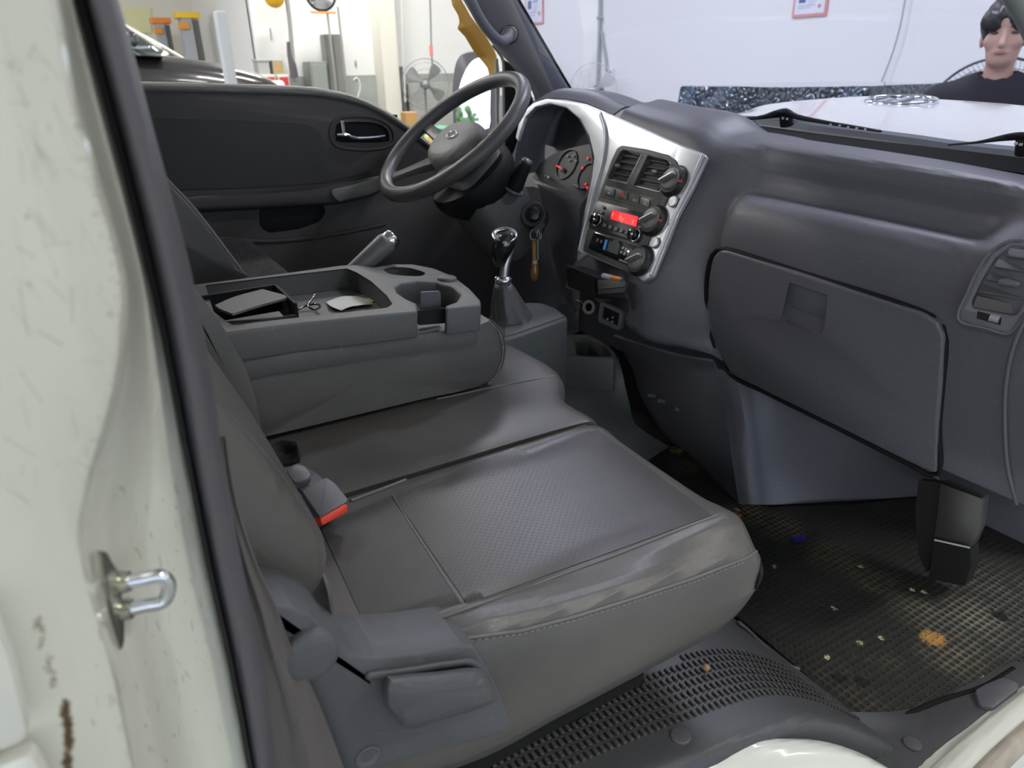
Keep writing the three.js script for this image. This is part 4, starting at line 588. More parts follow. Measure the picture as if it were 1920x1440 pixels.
{ // hanging black relay box
  const t = thing('relay_box', 'black plastic box with bright edge hanging in the footwell', 'box');
  const bp = plane(onX(1790, 1010, 1.08), V(-0.9, 0.25, 0.2)), P = (l, o = 0) => l.map(([a, b]) => bp(a, b, o));
  part(t, 'upper_case', plate(P([[1762, 905], [1842, 935], [1836, 990], [1820, 1028], [1750, 1012], [1756, 960]], -0.004), bp.n, 0.05, { r: 0.004, bevel: 0.003 }), mat([0.03, 0.03, 0.03], 0.4));
  part(t, 'lower_case', plate(P([[1750, 1012], [1820, 1028], [1822, 1062], [1808, 1100], [1740, 1086], [1744, 1050]], 0.004), bp.n, 0.055, { r: 0.004, bevel: 0.003 }), MAT.matteBlack);
  part(t, 'bright_edge', beam(bp(1751, 1012, 0.005), bp(1819, 1027, 0.005), 0.003, 0.003, bp.n), mat([0.55, 0.55, 0.56], 0.3));
  part(t, 'bracket', plate(P([[1722, 900], [1770, 905], [1756, 1010], [1738, 1075], [1722, 1040], [1716, 960]], -0.02), bp.n, 0.02, { r: 0.004 }), MAT.black);
}
// ------------------------------------------------------------------ steering wheel, column, levers
{
  const C = V(0.735, 1.333, -1.49), T = 0.922, n = V(-Math.cos(T), Math.sin(T), 0), up = V(Math.sin(T), Math.cos(T), 0), side = V(0, 0, 1), R = 0.185;
  const at = (u, v, h = 0) => C.clone().addScaledVector(side, u).addScaledVector(up, v).addScaledVector(n, h);
  const t = thing('steering_wheel', 'black steering wheel with four spokes and padded hub', 'steering wheel');
  const rim = new THREE.TorusGeometry(R, 0.0165, 14, 90); rim.scale(1, 1, 1); rim.applyMatrix4(new THREE.Matrix4().makeBasis(side, up, V().crossVectors(side, up)).setPosition(C));
  part(t, 'rim', rim, mat([0.095, 0.092, 0.09], 0.34, { bump: tLeather, bs: 0.02, bh: 0.00005 }));
  const pad = (s, h) => [[-0.085, 0.03], [-0.05, 0.055], [0, 0.062], [0.05, 0.055], [0.085, 0.03], [0.082, -0.02], [0.05, -0.055], [0, -0.068], [-0.05, -0.055], [-0.082, -0.02]].map(([u, v]) => at(u * s, v * s - 0.004, h - 0.03));
  part(t, 'hub_pad', solid([pad(0.8, -0.035), pad(1, -0.02), pad(1.02, 0.005), pad(0.95, 0.022), pad(0.75, 0.03)], 3, 3), mat([0.23, 0.225, 0.215], 0.5, { bump: tGrain, bs: 0.03, bh: 0.0001 }));
  for (const [u0, v0, u1, v1] of [[-0.07, 0.005, -0.178, 0.02], [0.07, 0.005, 0.178, 0.02], [-0.045, -0.05, -0.10, -0.15], [0.045, -0.05, 0.10, -0.15]]) {
    const A = at(u0, v0, -0.035), B = at(u1, v1, -0.004), d = B.clone().sub(A).normalize(), w = V().crossVectors(n, d), sec = (p, ww, th) => [[-1, -1], [-1, 0.6], [-0.7, 1], [0.7, 1], [1, 0.6], [1, -1]].map(([a, b]) => p.clone().addScaledVector(w, a * ww).addScaledVector(n, b * th));
    part(t, 'spoke', solid([sec(A, 0.022, 0.010), sec(A.clone().lerp(B, 0.35), 0.016, 0.008), sec(A.clone().lerp(B, 0.7), 0.013, 0.006), sec(B, 0.014, 0.006)], 4, 2), mat([0.115, 0.113, 0.11], 0.4));
  }
  part(t, 'hub_emblem', (() => { const g = new THREE.TorusGeometry(0.019, 0.0018, 8, 30); g.scale(1, 0.55, 1); g.applyMatrix4(new THREE.Matrix4().makeBasis(side, up, V().crossVectors(side, up)).setPosition(at(0, 0.0, 0.0025))); return g; })(), MAT.chrome, 'small oval chrome emblem');
  part(t, 'hub_back', cyl(at(0, 0, -0.03), at(0, 0, -0.09), 0.045, 0.05, 24), MAT.black);
  // column shroud
  const c = thing('steering_column', 'dark grey steering column shroud behind the wheel', 'steering column');
  const sec = (h, w, a, b) => [[-w, -b], [-w * 1.05, 0], [-w * 0.8, a * 0.9], [0, a], [w * 0.8, a * 0.9], [w * 1.05, 0], [w, -b], [0, -b * 1.1]].map(([u, v]) => at(u, v, h));
  part(c, 'shroud', solid([sec(-0.075, 0.05, 0.05, 0.055), sec(-0.09, 0.07, 0.058, 0.07), sec(-0.15, 0.082, 0.055, 0.085), sec(-0.22, 0.08, 0.05, 0.085), sec(-0.30, 0.07, 0.04, 0.075)], 3, 3), mat([0.10, 0.098, 0.098], 0.55, { bump: tGrain, bs: 0.03, bh: 0.0001 }));
  part(c, 'lower_cowl', solid([[1.0, -0.085], [1.05, -0.10], [1.0, -0.13], [0.8, -0.16]].map(([k, h]) => [...Array(12)].map((_, i) => { const a = i / 12 * 6.283; return at(Math.cos(a) * 0.10 * k, Math.sin(a) * 0.10 * k - 0.02, h); })), 3, 2), MAT.black);
  // wiper stalk
  const s = thing('wiper_stalk', 'black wiper stalk pointing up from the steering column', 'stalk');
  const a = onZ(962, 356, -1.40), b = onZ(988, 303, -1.375), d = b.clone().sub(a).normalize(), L = a.distanceTo(b);
  part(s, 'lever', latheAt([[0.016, 0], [0.019, L * 0.15], [0.0165, L * 0.5], [0.0145, L * 0.85], [0.0125, L], [0.001, L]], a, d, 20), MAT.black);
  part(s, 'collar', (() => { const g = new THREE.TorusGeometry(0.021, 0.004, 8, 24); g.applyMatrix4(basisOf(d)); g.translate(a.x, a.y, a.z); return g; })(), MAT.rubber);
  part(s, 'end_cap', latheAt([[0.012, 0], [0.0105, 0.005], [0.001, 0.007]], b, d), mat([0.12, 0.12, 0.125], 0.3));
  // ignition lock and keys
  const i = thing('ignition_lock', 'round black ignition lock on the steering column', 'ignition lock');
  const ip = onZ(1000, 402, -1.385), ia = V(-0.62, 0.35, 0.70).normalize();
  part(i, 'barrel', latheAt([[0.030, -0.05], [0.030, -0.002], [0.027, 0.003], [0.023, 0.003], [0.021, -0.004], [0.001, -0.004]], ip, ia, 30), mat([0.075, 0.073, 0.073], 0.5));
  part(i, 'cylinder', latheAt([[0.018, -0.006], [0.017, 0.006], [0.012, 0.008], [0.001, 0.008]], ip, ia, 24), MAT.gloss);
  const k = thing('key_ring', 'steel key with ring and brown wooden charm hanging from the ignition', 'keys');
  const kp = (px, py, o = 0) => { const p = onZ(px, py, -1.362 + o); return p; };
  part(k, 'key_head', solid([0.004, 0.0, -0.004].map((o) => [[1000, 430], [1010, 421], [1019, 418], [1021, 423], [1013, 432], [1004, 437]].map(([u, v]) => kp(u, v, o))), 1, 3), MAT.steel, 'bright steel key head');
  part(k, 'ring', tube([...Array(12)].map((_, q) => { const g = q / 12 * 6.283; return kp(1003 + Math.cos(g) * 9, 441 + Math.sin(g) * 11, Math.sin(g) * 0.004); }), 0.0014, { closed: true, k: 3, rs: 6 }), MAT.steel);
  part(k, 'small_ring', tube([...Array(10)].map((_, q) => { const g = q / 10 * 6.283; return kp(1011 + Math.cos(g) * 4, 440 + Math.sin(g) * 9, 0.004); }), 0.0012, { closed: true, k: 3, rs: 6 }), MAT.steel);
  part(k, 'strap', beam(kp(1001, 448), kp(1002, 487), 0.0085, 0.0025, V(-0.6, 0.2, 0.75)), mat([0.42, 0.20, 0.05], 0.5), 'tan leather strap');
  part(k, 'key_blade', beam(kp(1008, 450), kp(1009, 486), 0.004, 0.0018, V(-0.6, 0.2, 0.75)), mat([0.25, 0.24, 0.22], 0.4, { metal: 0.7 }));
  const cp = kp(1003, 486), cb = kp(1002, 528), cd = cb.clone().sub(cp), cl = cd.length();
  part(k, 'charm', latheAt([[0.003, 0], [0.0062, cl * 0.15], [0.0098, cl * 0.5], [0.0095, cl * 0.72], [0.0055, cl * 0.93], [0.001, cl]], cp, cd, 20), mat([0.36, 0.17, 0.05], 0.3, { coat: 0.5 }), 'polished brown wooden charm');
  part(k, 'charm_cap', latheAt([[0.002, -0.002], [0.0062, 0.003], [0.0068, cl * 0.2], [0.0065, cl * 0.24]], cp, cd, 16), mat([0.55, 0.47, 0.30], 0.5));
}
{ // floor tunnel, gear lever
  const t = thing('floor_tunnel', 'grey plastic engine tunnel console with storage pocket', 'tunnel console');
  const y1 = 1.02, y2 = 0.93, P1 = (l) => l.map(([a, b]) => onY(a, b, y1)), P2 = (l) => l.map(([a, b]) => onY(a, b, y2));
  const zr = onY(1015, 614, y1).z, o1 = P1([[935, 640], [967, 632], [1064, 598], [1062, 592], [1042, 577], [1015, 568], [985, 567], [940, 585], [900, 610]]);
  part(t, 'gear_housing', plate(o1, V(0, 1, 0), 0.30, { r: 0.006, bevel: 0.004, seg: 3 }), MAT.tunnel);
  part(t, 'boot_plate', plate(P1([[945, 632], [970, 626], [1058, 595], [1040, 580], [1015, 571], [988, 570], [950, 590]]).map((p) => p.setY(y1 + 0.003)), V(0, 1, 0), 0.004, { r: 0.004, bevel: 0.001 }), mat([0.10, 0.10, 0.098], 0.5));
  const pk = P2([[1082, 664], [1094, 667], [1146, 668], [1149, 663], [1130, 645], [1104, 632], [1078, 630]]), o2 = P2([[1030, 668], [1084, 669], [1150, 673], [1157, 667], [1150, 655], [1135, 641], [1105, 627], [1070, 625], [1020, 640]]);
  part(t, 'pocket_box', plate(o2, V(0, 1, 0), 0.075, { r: 0.005, bevel: 0.003, seg: 3, holes: [{ pts: pk, r: 0.004 }] }), MAT.tunnel);
  part(t, 'pocket_floor', plate(o2.map((p) => p.clone().setY(y2 - 0.07)), V(0, 1, 0), 0.004), MAT.tunnel);
  part(t, 'skirt', sheet([[[1020, 676, 0.925], [1084, 672, 0.925], [1150, 675, 0.925], [1158, 668, 0.925]], [[1030, 720, 0.86], [1090, 715, 0.87], [1150, 710, 0.88], [1168, 704, 0.885]], [[1060, 790, 0.78], [1110, 780, 0.79], [1160, 770, 0.81], [1181, 765, 0.82]], [[1090, 840, 0.72], [1140, 835, 0.72], [1180, 810, 0.74], [1196, 800, 0.75]], [[1150, 900, 0.665], [1190, 880, 0.665], [1235, 850, 0.665], [1256, 838, 0.665]]].map((r) => r.map(([a, b, y]) => onY(a, b, y))), 0.006, 4, 4), MAT.tunnel);
  part(t, 'core', bx(0.56, 0.70, 0.655, 0.93, -1.25, -1.06, 0.01), MAT.tunnel);
  const g = thing('gear_lever', 'gear lever with glossy black knob, chrome top and leather boot', 'gear lever');
  const z = -1.13, b0 = onZ(966, 622, z), b1 = onZ(943, 530, z), ax = b1.clone().sub(b0), rr = [];
  for (const [k, r] of [[0, 0.062], [0.12, 0.058], [0.3, 0.040], [0.5, 0.034], [0.75, 0.026], [0.95, 0.018], [1.0, 0.013]]) { const c = b0.clone().addScaledVector(ax, k); rr.push([...Array(20)].map((_, i) => { const a = i / 20 * 6.283, f = r * (1 + 0.13 * Math.sin(a * 5 + k * 3) * (1 - k) + 0.05 * Math.sin(a * 9 + 1)); return c.clone().add(V(Math.cos(a) * f, 0, Math.sin(a) * f)); })); }
  part(g, 'boot', solid(rr, 3, 2), mat([0.075, 0.073, 0.072], 0.42, { bump: tLeather, bs: 0.02, bh: 0.00005 }), 'black leather boot');
  const c1 = onZ(944, 526, z), k0 = onZ(947, 500, z), k1 = onZ(955, 470, z);
  part(g, 'collar', latheAt([[0.010, -0.004], [0.0165, -0.002], [0.0165, 0.005], [0.010, 0.008]], c1, V(0, 1, 0)), MAT.chrome, 'bright metal collar');
  part(g, 'collar_screw', new THREE.SphereGeometry(0.0055, 14, 10).translate(...onZ(932, 523, z + 0.01).toArray()), MAT.chrome);
  part(g, 'shaft', tube([c1, k0, k1], 0.0085, { rs: 12 }), MAT.steel);
  const K = (px, py, rx, ry, rz) => { const p = onZ(px, py, z); return [...Array(14)].map((_, i) => { const a = i / 14 * 6.283; return p.clone().add(V(Math.cos(a) * rx, Math.sin(a) * rx * 0.25 + ry * 0, Math.sin(a) * rz)); }); };
  part(g, 'knob', solid([K(938, 500, 0.008, 0, 0.010), K(938, 488, 0.013, 0, 0.016), K(940, 475, 0.019, 0, 0.022), K(944, 460, 0.023, 0, 0.026), K(947, 447, 0.022, 0, 0.025), K(948, 438, 0.016, 0, 0.018), K(949, 433, 0.008, 0, 0.009)], 4, 2), MAT.gloss, 'glossy black knob');
  part(g, 'knob_cap', (() => { const q = new THREE.TorusGeometry(0.019, 0.005, 8, 26); q.scale(1.15, 1, 0.9); q.applyMatrix4(basisOf(V(-0.2, 0.9, 0.25))); const p = onZ(946, 441, z); q.translate(p.x, p.y, p.z); return q; })(), mat([0.6, 0.61, 0.64], 0.22, { metal: 1 }), 'chrome trim on the knob');
}
{ // floor mat
  const t = thing('floor_mat', 'dirty black rubber floor mat with square grid in the footwell', 'floor mat');
  const Y = 0.664, O = onY(1640, 1365, Y), mp = [[1215, 815], [1300, 850], [1380, 935], [1440, 950], [1600, 945], [1730, 930], [1800, 940], [1880, 975], [1960, 1050], [1990, 1130], [1960, 1200], [1900, 1255], [1840, 1290], [1760, 1315], [1690, 1345], [1642, 1364], [1590, 1330], [1500, 1255], [1395, 1165], [1250, 1060], [1120, 930], [1170, 840]].map(([a, b]) => onY(a, b, Y));
  const W = 1.0, X0 = 0.5, Z0 = -1.15;
  const inv = (px, py) => { const p = onY(px, py, Y); return [(p.x - X0) / W, (p.z - Z0) / W]; };
  const draw = (bumpOnly) => (x, w) => {
    x.fillStyle = bumpOnly ? '#fff' : 'rgb(40,40,37)'; x.fillRect(0, 0, w, w);
    const N = 90, cell = w / N;
    if (bumpOnly) { x.fillStyle = '#000'; for (let i = 0; i < N; i++) for (let j = 0; j < N; j++) x.fillRect((i + 0.24) * cell, (j + 0.24) * cell, cell * 0.52, cell * 0.52); return; }
    const blob = (u, v, r, n, c, sz) => { for (let i = 0; i < n; i++) { const a = rnd() * 6.3, q = (rnd() + rnd()) * 0.5 * r; x.fillStyle = c(rnd()); const s = sz * (0.3 + rnd()); x.fillRect(u * w + Math.cos(a) * q * w, v * w + Math.sin(a) * q * w, s, s); } };
    // broad grime
    for (let i = 0; i < 120; i++) { const u = rnd(), v = rnd(); blob(u, v, 0.03 + rnd() * 0.06, 60, (q) => `rgba(${45 + q * 50},${42 + q * 45},${30 + q * 35},0.2)`, 14); }
    // dust caught on the ribs in the places where the photograph shows it
    const dusty = (list, c) => list.forEach(([px, py, r, al]) => { const [u, v] = inv(px, py); for (let i = 0; i < N; i++) for (let j = 0; j < N; j++) { const d = Math.hypot((i + 0.5) / N - u, (j + 0.5) / N - v) / r; if (d > 1) continue; const k = (1 - d * d) * al * 0.62 * (0.5 + rnd() * 0.8); x.fillStyle = `rgba(${c},${k})`; x.fillRect(i * cell, j * cell, cell, cell * 0.24); x.fillRect(i * cell, j * cell, cell * 0.24, cell); x.fillRect((i) * cell, (j + 0.76) * cell, cell, cell * 0.24); x.fillRect((i + 0.76) * cell, j * cell, cell * 0.24, cell); } });
    dusty([[1460, 985, 0.06, 0.8], [1560, 1045, 0.06, 0.5], [1640, 1090, 0.05, 0.45], [1400, 960, 0.05, 0.7], [1720, 1150, 0.05, 0.5], [1290, 870, 0.06, 0.6], [1670, 1240, 0.03, 0.2]], '170,160,112');
    dusty([[1860, 1100, 0.10, 0.5], [1800, 1170, 0.08, 0.5], [1880, 1180, 0.08, 0.4]], '165,162,155');
    dusty([[1790, 1230, 0.06, 0.5], [1820, 1150, 0.05, 0.45]], '200,180,150');
    dusty([[1560, 1270, 0.05, 0.25], [1620, 1330, 0.05, 0.3]], '150,135,100');
    const P = (px, py) => inv(px, py);
    blob(...P(1745, 1195), 0.020, 260, (q) => `rgba(${190 + q * 40},${140 + q * 30},${70 + q * 25},0.6)`, 9);
    blob(...P(1380, 965), 0.014, 60, (q) => `rgba(${190 + q * 40},${120 + q * 40},${30 + q * 25},0.5)`, 8);
    blob(...P(1268, 845), 0.02, 80, (q) => `rgba(${210 + q * 40},${180 + q * 40},${90 + q * 60},0.6)`, 8);
    for (const [px, py] of [[1612, 1062], [1708, 1105], [1730, 1110], [1560, 1140], [1548, 1232], [1450, 1062], [1660, 1340], [1840, 1270], [1610, 1205], [1650, 1195], [1380, 955]]) blob(...P(px, py), 0.006, 22, (q) => `rgba(235,220,180,0.7)`, 6);
    for (const [px, py] of [[1610, 1278], [1570, 1272], [1870, 1155]]) blob(...P(px, py), 0.012, 60, () => 'rgba(8,8,6,0.6)', 10);
  };
  const mm = mat([0.80, 0.80, 0.80], 0.75); mm.map = canvasTex(2048, 2048, draw(false)); mm.bumpMap = canvasTex(2048, 2048, draw(true)); mm.bumpMap.colorSpace = THREE.NoColorSpace; mm.bumpScale = 0.0025;
  part(t, 'mat_sheet', planar(plate(mp, V(0, 1, 0), 0.008, { r: 0.01, bevel: 0.002 }), (v) => [(v.x - X0) / W, 1 - (v.z - Z0) / W]), mm);
  part(t, 'mat_edge', tube([[1642, 1364], [1690, 1345], [1760, 1315], [1840, 1290], [1900, 1255]].map(([a, b]) => onY(a, b, Y)), 0.004, { rs: 6 }), MAT.matteBlack);
  one('plastic_scrap', plate([[1484, 1006], [1508, 1003], [1512, 1011], [1490, 1016]].map(([a, b]) => onY(a, b, Y + 0.004)), V(0, 1, 0), 0.002, { bevel: 0.0005 }), mat([0.01, 0.015, 0.22], 0.3), 'small blue plastic scrap on the floor mat', 'scrap');
  one('edge_strip', tube([[1385, 1168], [1405, 1185], [1432, 1212], [1455, 1235], [1480, 1250], [1496, 1254]].map(([a, b], i) => onY(a, b, 0.70 - i * 0.005)), 0.0035, { rs: 8 }), MAT.rubber, 'grey rubber edge strip curling onto the floor mat', 'strip');
}
{ // seat box / wheel arch with rubber cover, sill
  const t = thing('step_cover', 'black rubber step cover with embossed rows beside the seat', 'floor cover', null, S);
  const prof = [[-0.05, 0.81], [0.15, 0.81], [0.3, 0.812], [0.42, 0.812], [0.50, 0.808], [0.56, 0.795], [0.61, 0.772], [0.66, 0.738], [0.70, 0.702], [0.735, 0.672]];
  const zo = [[-0.05, -0.385], [0.3, -0.372], [0.45, -0.352], [0.56, -0.338], [0.66, -0.315], [0.735, -0.305]];
  const rows = prof.map(([x, y]) => { const z1 = Lk(zo, x); return [V(x, y, -0.72), V(x, y, -0.56), V(x, y, -0.46), V(x, y, z1 - 0.035), V(x, y - 0.001, z1), V(x, y - 0.012, z1 + 0.012), V(x, y - 0.05, z1 + 0.016)]; });
  part(t, 'rubber_cover', sheet(rows, 0.006, 4, 4, V(0.3, 2, -0.2)), mat([0.13, 0.131, 0.14], 0.5, { bump: tGrain, bs: 0.03, bh: 0.00012, map: tScuff, ms: 0.5 }));
  // embossed rows of blocks following the cover
  const c = new THREE.CatmullRomCurve3(prof.map(([x, y]) => V(x, y, 0))), blocks = [];
  const bmat = mat([0.135, 0.132, 0.13], 0.55, { map: tScuff, ms: 0.3 }), bg = rbox(0.0042, 0.004, 0.0085, 0.001, 1);
  const L = c.getLength(); let cnt = 0;
  for (let r = 0; r < 7; r++) for (let s = 0.04; s < L - 0.02; s += 0.0082) { const p = c.getPointAt(s / L), tg = c.getTangentAt(s / L), z1 = Lk(zo, p.x) - 0.040 - r * 0.0125; if (z1 < -0.46) continue; const g = bg.clone(); g.rotateZ(Math.atan2(tg.y, tg.x)); g.translate(p.x - tg.y * 0.0, p.y + 0.0015, z1); blocks.push(g); cnt++; }
  const em = part(t, 'embossed_blocks', blocks, bmat); em.userData.kind = 'stuff';
  for (const [px, py, y] of [[1276, 1380, 0.812], [1710, 1395, 0.674]]) { const p = onY(px, py, y); part(t, 'clip', latheAt([[0.011, -0.003], [0.011, 0.0015], [0.0095, 0.003], [0.001, 0.0032]], p, V(0, 1, 0), 28), MAT.rubber); }
  // footwell scuff plate in front of the dip
  part(t, 'scuff_plate', sheet([[[1500, 1330, 0.72], [1560, 1380, 0.70], [1640, 1430, 0.69], [1720, 1470, 0.68]], [[1600, 1335, 0.690], [1650, 1370, 0.676], [1700, 1400, 0.674], [1760, 1440, 0.672]], [[1700, 1330, 0.664], [1750, 1345, 0.668], [1800, 1355, 0.670], [1830, 1368, 0.668]], [[1800, 1290, 0.664], [1840, 1300, 0.667], [1880, 1300, 0.668], [1910, 1305, 0.667]], [[1900, 1240, 0.664], [1930, 1240, 0.667], [1970, 1230, 0.668], [2000, 1235, 0.667]]].map((r) => r.map(([a, b, y]) => onY(a, b, y))), 0.005, 4, 4), mat([0.14, 0.142, 0.155], 0.5, { bump: tGrain, bs: 0.03, bh: 0.00012, map: tScuff, ms: 0.4 }));
  part(t, 'scuff_pad', plate([[1828, 1292], [1846, 1282], [1880, 1268], [1908, 1278], [1912, 1290], [1862, 1328], [1838, 1322]].map(([a, b]) => onY(a, b, 0.675)), V(0, 1, 0), 0.01, { r: 0.006, bevel: 0.003 }), MAT.dash);
  part(t, 'pebble', new THREE.IcosahedronGeometry(0.004, 1).translate(...onY(1325, 1252, 0.816).toArray()), mat([0.35, 0.2, 0.1], 0.8), 'small tan crumb');
  // painted sill outside
  const w = thing('painted_sill', 'white painted door sill curving under the step', 'door sill', null, S);
  const e = [[1150, 1500, 0.79], [1240, 1442, 0.79], [1300, 1407, 0.79], [1360, 1394, 0.79], [1420, 1389, 0.787], [1500, 1389, 0.775], [1560, 1400, 0.757], [1610, 1420, 0.735], [1660, 1448, 0.708], [1700, 1462, 0.688], [1740, 1440, 0.676], [1800, 1385, 0.671], [1860, 1335, 0.669], [1930, 1283, 0.668], [2000, 1235, 0.668]].map(([a, b, y]) => onY(a, b, y));
  part(w, 'sill_skin', solid(e.map((p) => [[0, 0], [0.006, 0.008], [0.016, 0.009], [0.03, 0.004], [0.05, -0.02], [0.06, -0.08], [0.06, -0.16], [-0.02, -0.16], [-0.02, -0.02]].map(([dz, dy]) => V(p.x + dz * 0.25, p.y + dy, p.z + dz))), 3, 3), MAT.paint);
  part(w, 'outer_flange', solid(e.slice(9).map((p) => [[0.028, 0.0], [0.036, 0.006], [0.046, 0.002], [0.05, -0.03], [0.03, -0.03]].map(([dz, dy]) => V(p.x + dz * 0.5, p.y + dy, p.z + dz))), 3, 2), mat([0.55, 0.48, 0.40], 0.6, { map: tBlotch, ms: 0.15 }), 'dusty inner sill flange');
}
// ------------------------------------------------------------------ driver's door, pillars, windscreen, nose
{
  const t = thing('door_1', 'black trimmed driver door with chrome handle and armrest', 'door', null, S);
  const P = (l, o = 0) => l.map(([a, b]) => onZ(a, b, DZ + o));
  const out = [[150, 160], [262, 160], [430, 163], [560, 167], [620, 172], [680, 186], [730, 210], [777, 243], [805, 266], [850, 300], [900, 318], [955, 330], [960, 640], [150, 640]];
  part(t, 'door_shell', plate(P(out, -0.01), V(0, 0, 1), 0.05, { r: 0.01 }), MAT.paint, 'white outer door skin');
  const hole = { pts: P([[627, 236], [640, 226], [700, 226], [728, 240], [733, 262], [720, 270], [640, 270], [627, 262]]), smooth: 2 };
  part(t, 'door_panel', plate(P(out.map(([a, b]) => [a, b + 2])), V(0, 0, 1), 0.012, { r: 0.01, bevel: 0.004, holes: [hole] }), MAT.door);
  part(t, 'sill_trim', solid([[150, 166], [262, 166], [430, 169], [560, 173], [615, 178], [675, 192], [722, 215], [768, 246], [800, 272], [840, 300]].map(([a, b]) => { const p = onZ(a, b, DZ); return [[0.004, -0.006], [0.010, 0.002], [0.008, 0.010], [0, 0.013], [-0.03, 0.012], [-0.03, -0.008]].map(([dz, dy]) => V(p.x - dy * 0.3, p.y + dy, p.z + dz)); }), 3, 3), MAT.doorLight, 'grey satin sill strip');
  part(t, 'inset_panel', plate(P([[270, 222], [430, 226], [560, 232], [592, 238], [606, 258], [612, 292], [640, 312], [690, 318], [700, 326], [600, 345], [460, 354], [300, 358], [150, 358], [150, 222]], 0.004), V(0, 0, 1), 0.008, { r: 0.02, bevel: 0.004 }), mat([0.058, 0.056, 0.055], 0.8, { bump: tGrain, bs: 0.02, bh: 0.00015 }));
  part(t, 'recess', plate(P([[615, 215], [745, 215], [745, 285], [615, 285]], -0.008), V(0, 0, 1), 0.002), MAT.black);
  part(t, 'recess_ring', tube(P([[622, 234], [638, 221], [702, 221], [733, 238], [739, 264], [724, 276], [638, 276], [622, 264]], 0.002), 0.004, { k: 5, rs: 6, closed: true }), MAT.door);
  const h = part(t, 'door_handle', solid([[632, 253, 5], [650, 253, 6], [660, 257, 6], [672, 259, 5], [700, 258, 5], [722, 255, 4]].map(([a, b, s]) => [[-1, -0.4], [-1, 0.4], [0, 0.7], [1, 0.4], [1, -0.4], [0, -0.7]].map(([u, v]) => onZ(a, b + v * s, DZ + 0.004 + u * 0.006))), 3, 2), MAT.chrome, 'chrome pull handle');
  part(h, 'lock_tab', beam(onZ(641, 226, DZ + 0.006), onZ(645, 252, DZ + 0.006), 0.009, 0.006, V(0, 0, 1)), MAT.chrome);
  const arm = (s) => [[330, 372], [480, 364], [600, 355], [716, 331], [722, 346], [704, 364], [636, 380], [500, 388], [330, 394]].map(([a, b]) => [520 + (a - 520) * (s > 1 ? 1 : s), 362 + (b - 362) * s]);
  part(t, 'armrest', solid([[1.15, 0], [1.05, 0.025], [0.95, 0.04], [0.7, 0.046]].map(([s, o]) => P(arm(s), o)), 3, 3), MAT.door);
  part(t, 'pull_cup', solid([[0, 1], [0.05, 1], [0.056, 0.93], [0.058, 0.8]].map(([o, s]) => P([[621, 357], [660, 347], [708, 333], [719, 337], [716, 350], [700, 362], [650, 374], [634, 377]].map(([a, b]) => [668 + (a - 668) * s, 355 + (b - 355) * s]), o)), 2, 3), MAT.doorLight, 'lighter grey pull cup');
  part(t, 'pocket', plate(P([[487, 391], [607, 385], [612, 398], [600, 416], [560, 430], [505, 437], [487, 424]], 0.003), V(0, 0, 1), 0.006, { r: 0.01, bevel: 0.003 }), MAT.black);
  part(t, 'lower_rail', tube(P([[330, 440], [500, 452], [620, 440], [720, 420]], 0.002), 0.006, { rs: 8 }), MAT.door);
  // window channels
  part(t, 'window_channel', tube(P([[925, 86], [935, 98], [943, 113], [944, 160], [945, 270]], -0.012), 0.0045, { rs: 8 }), MAT.doorLight);
  part(t, 'window_channel', tube(P([[931, 112], [932, 180], [933, 270]], -0.02), 0.005, { rs: 8 }), MAT.doorLight);
  part(t, 'quarter_blank', plate(P([[946, 112], [960, 122], [990, 155], [1000, 190], [1000, 300], [948, 300]], -0.008), V(0, 0, 1), 0.006), MAT.black);
  const rv = thing('rain_visor', 'amber tinted rain visor along the driver window frame', 'rain visor');
  const vl = [[835, -40], [846, 0], [849, 12], [859, 29], [861, 44], [858, 54], [872, 69], [886, 93], [898, 108], [914, 128], [916, 142]], vr = [[845, -40], [863, 0], [870, 12], [882, 33], [892, 45], [899, 54], [909, 66], [922, 88], [930, 105], [933, 133], [934, 142]];
  part(rv, 'blade', sheet([vl.map(([a, b]) => onZ(a, b, DZ - 0.075)), vl.map(([a, b], i) => onZ((a + vr[i][0]) / 2, (b + vr[i][1]) / 2, DZ - 0.06)), vr.map(([a, b]) => onZ(a, b, DZ - 0.035))], 0.003, 3, 2), mat([0.62, 0.40, 0.09], 0.35, { trans: 0.35 }), 'amber acrylic blade');
}
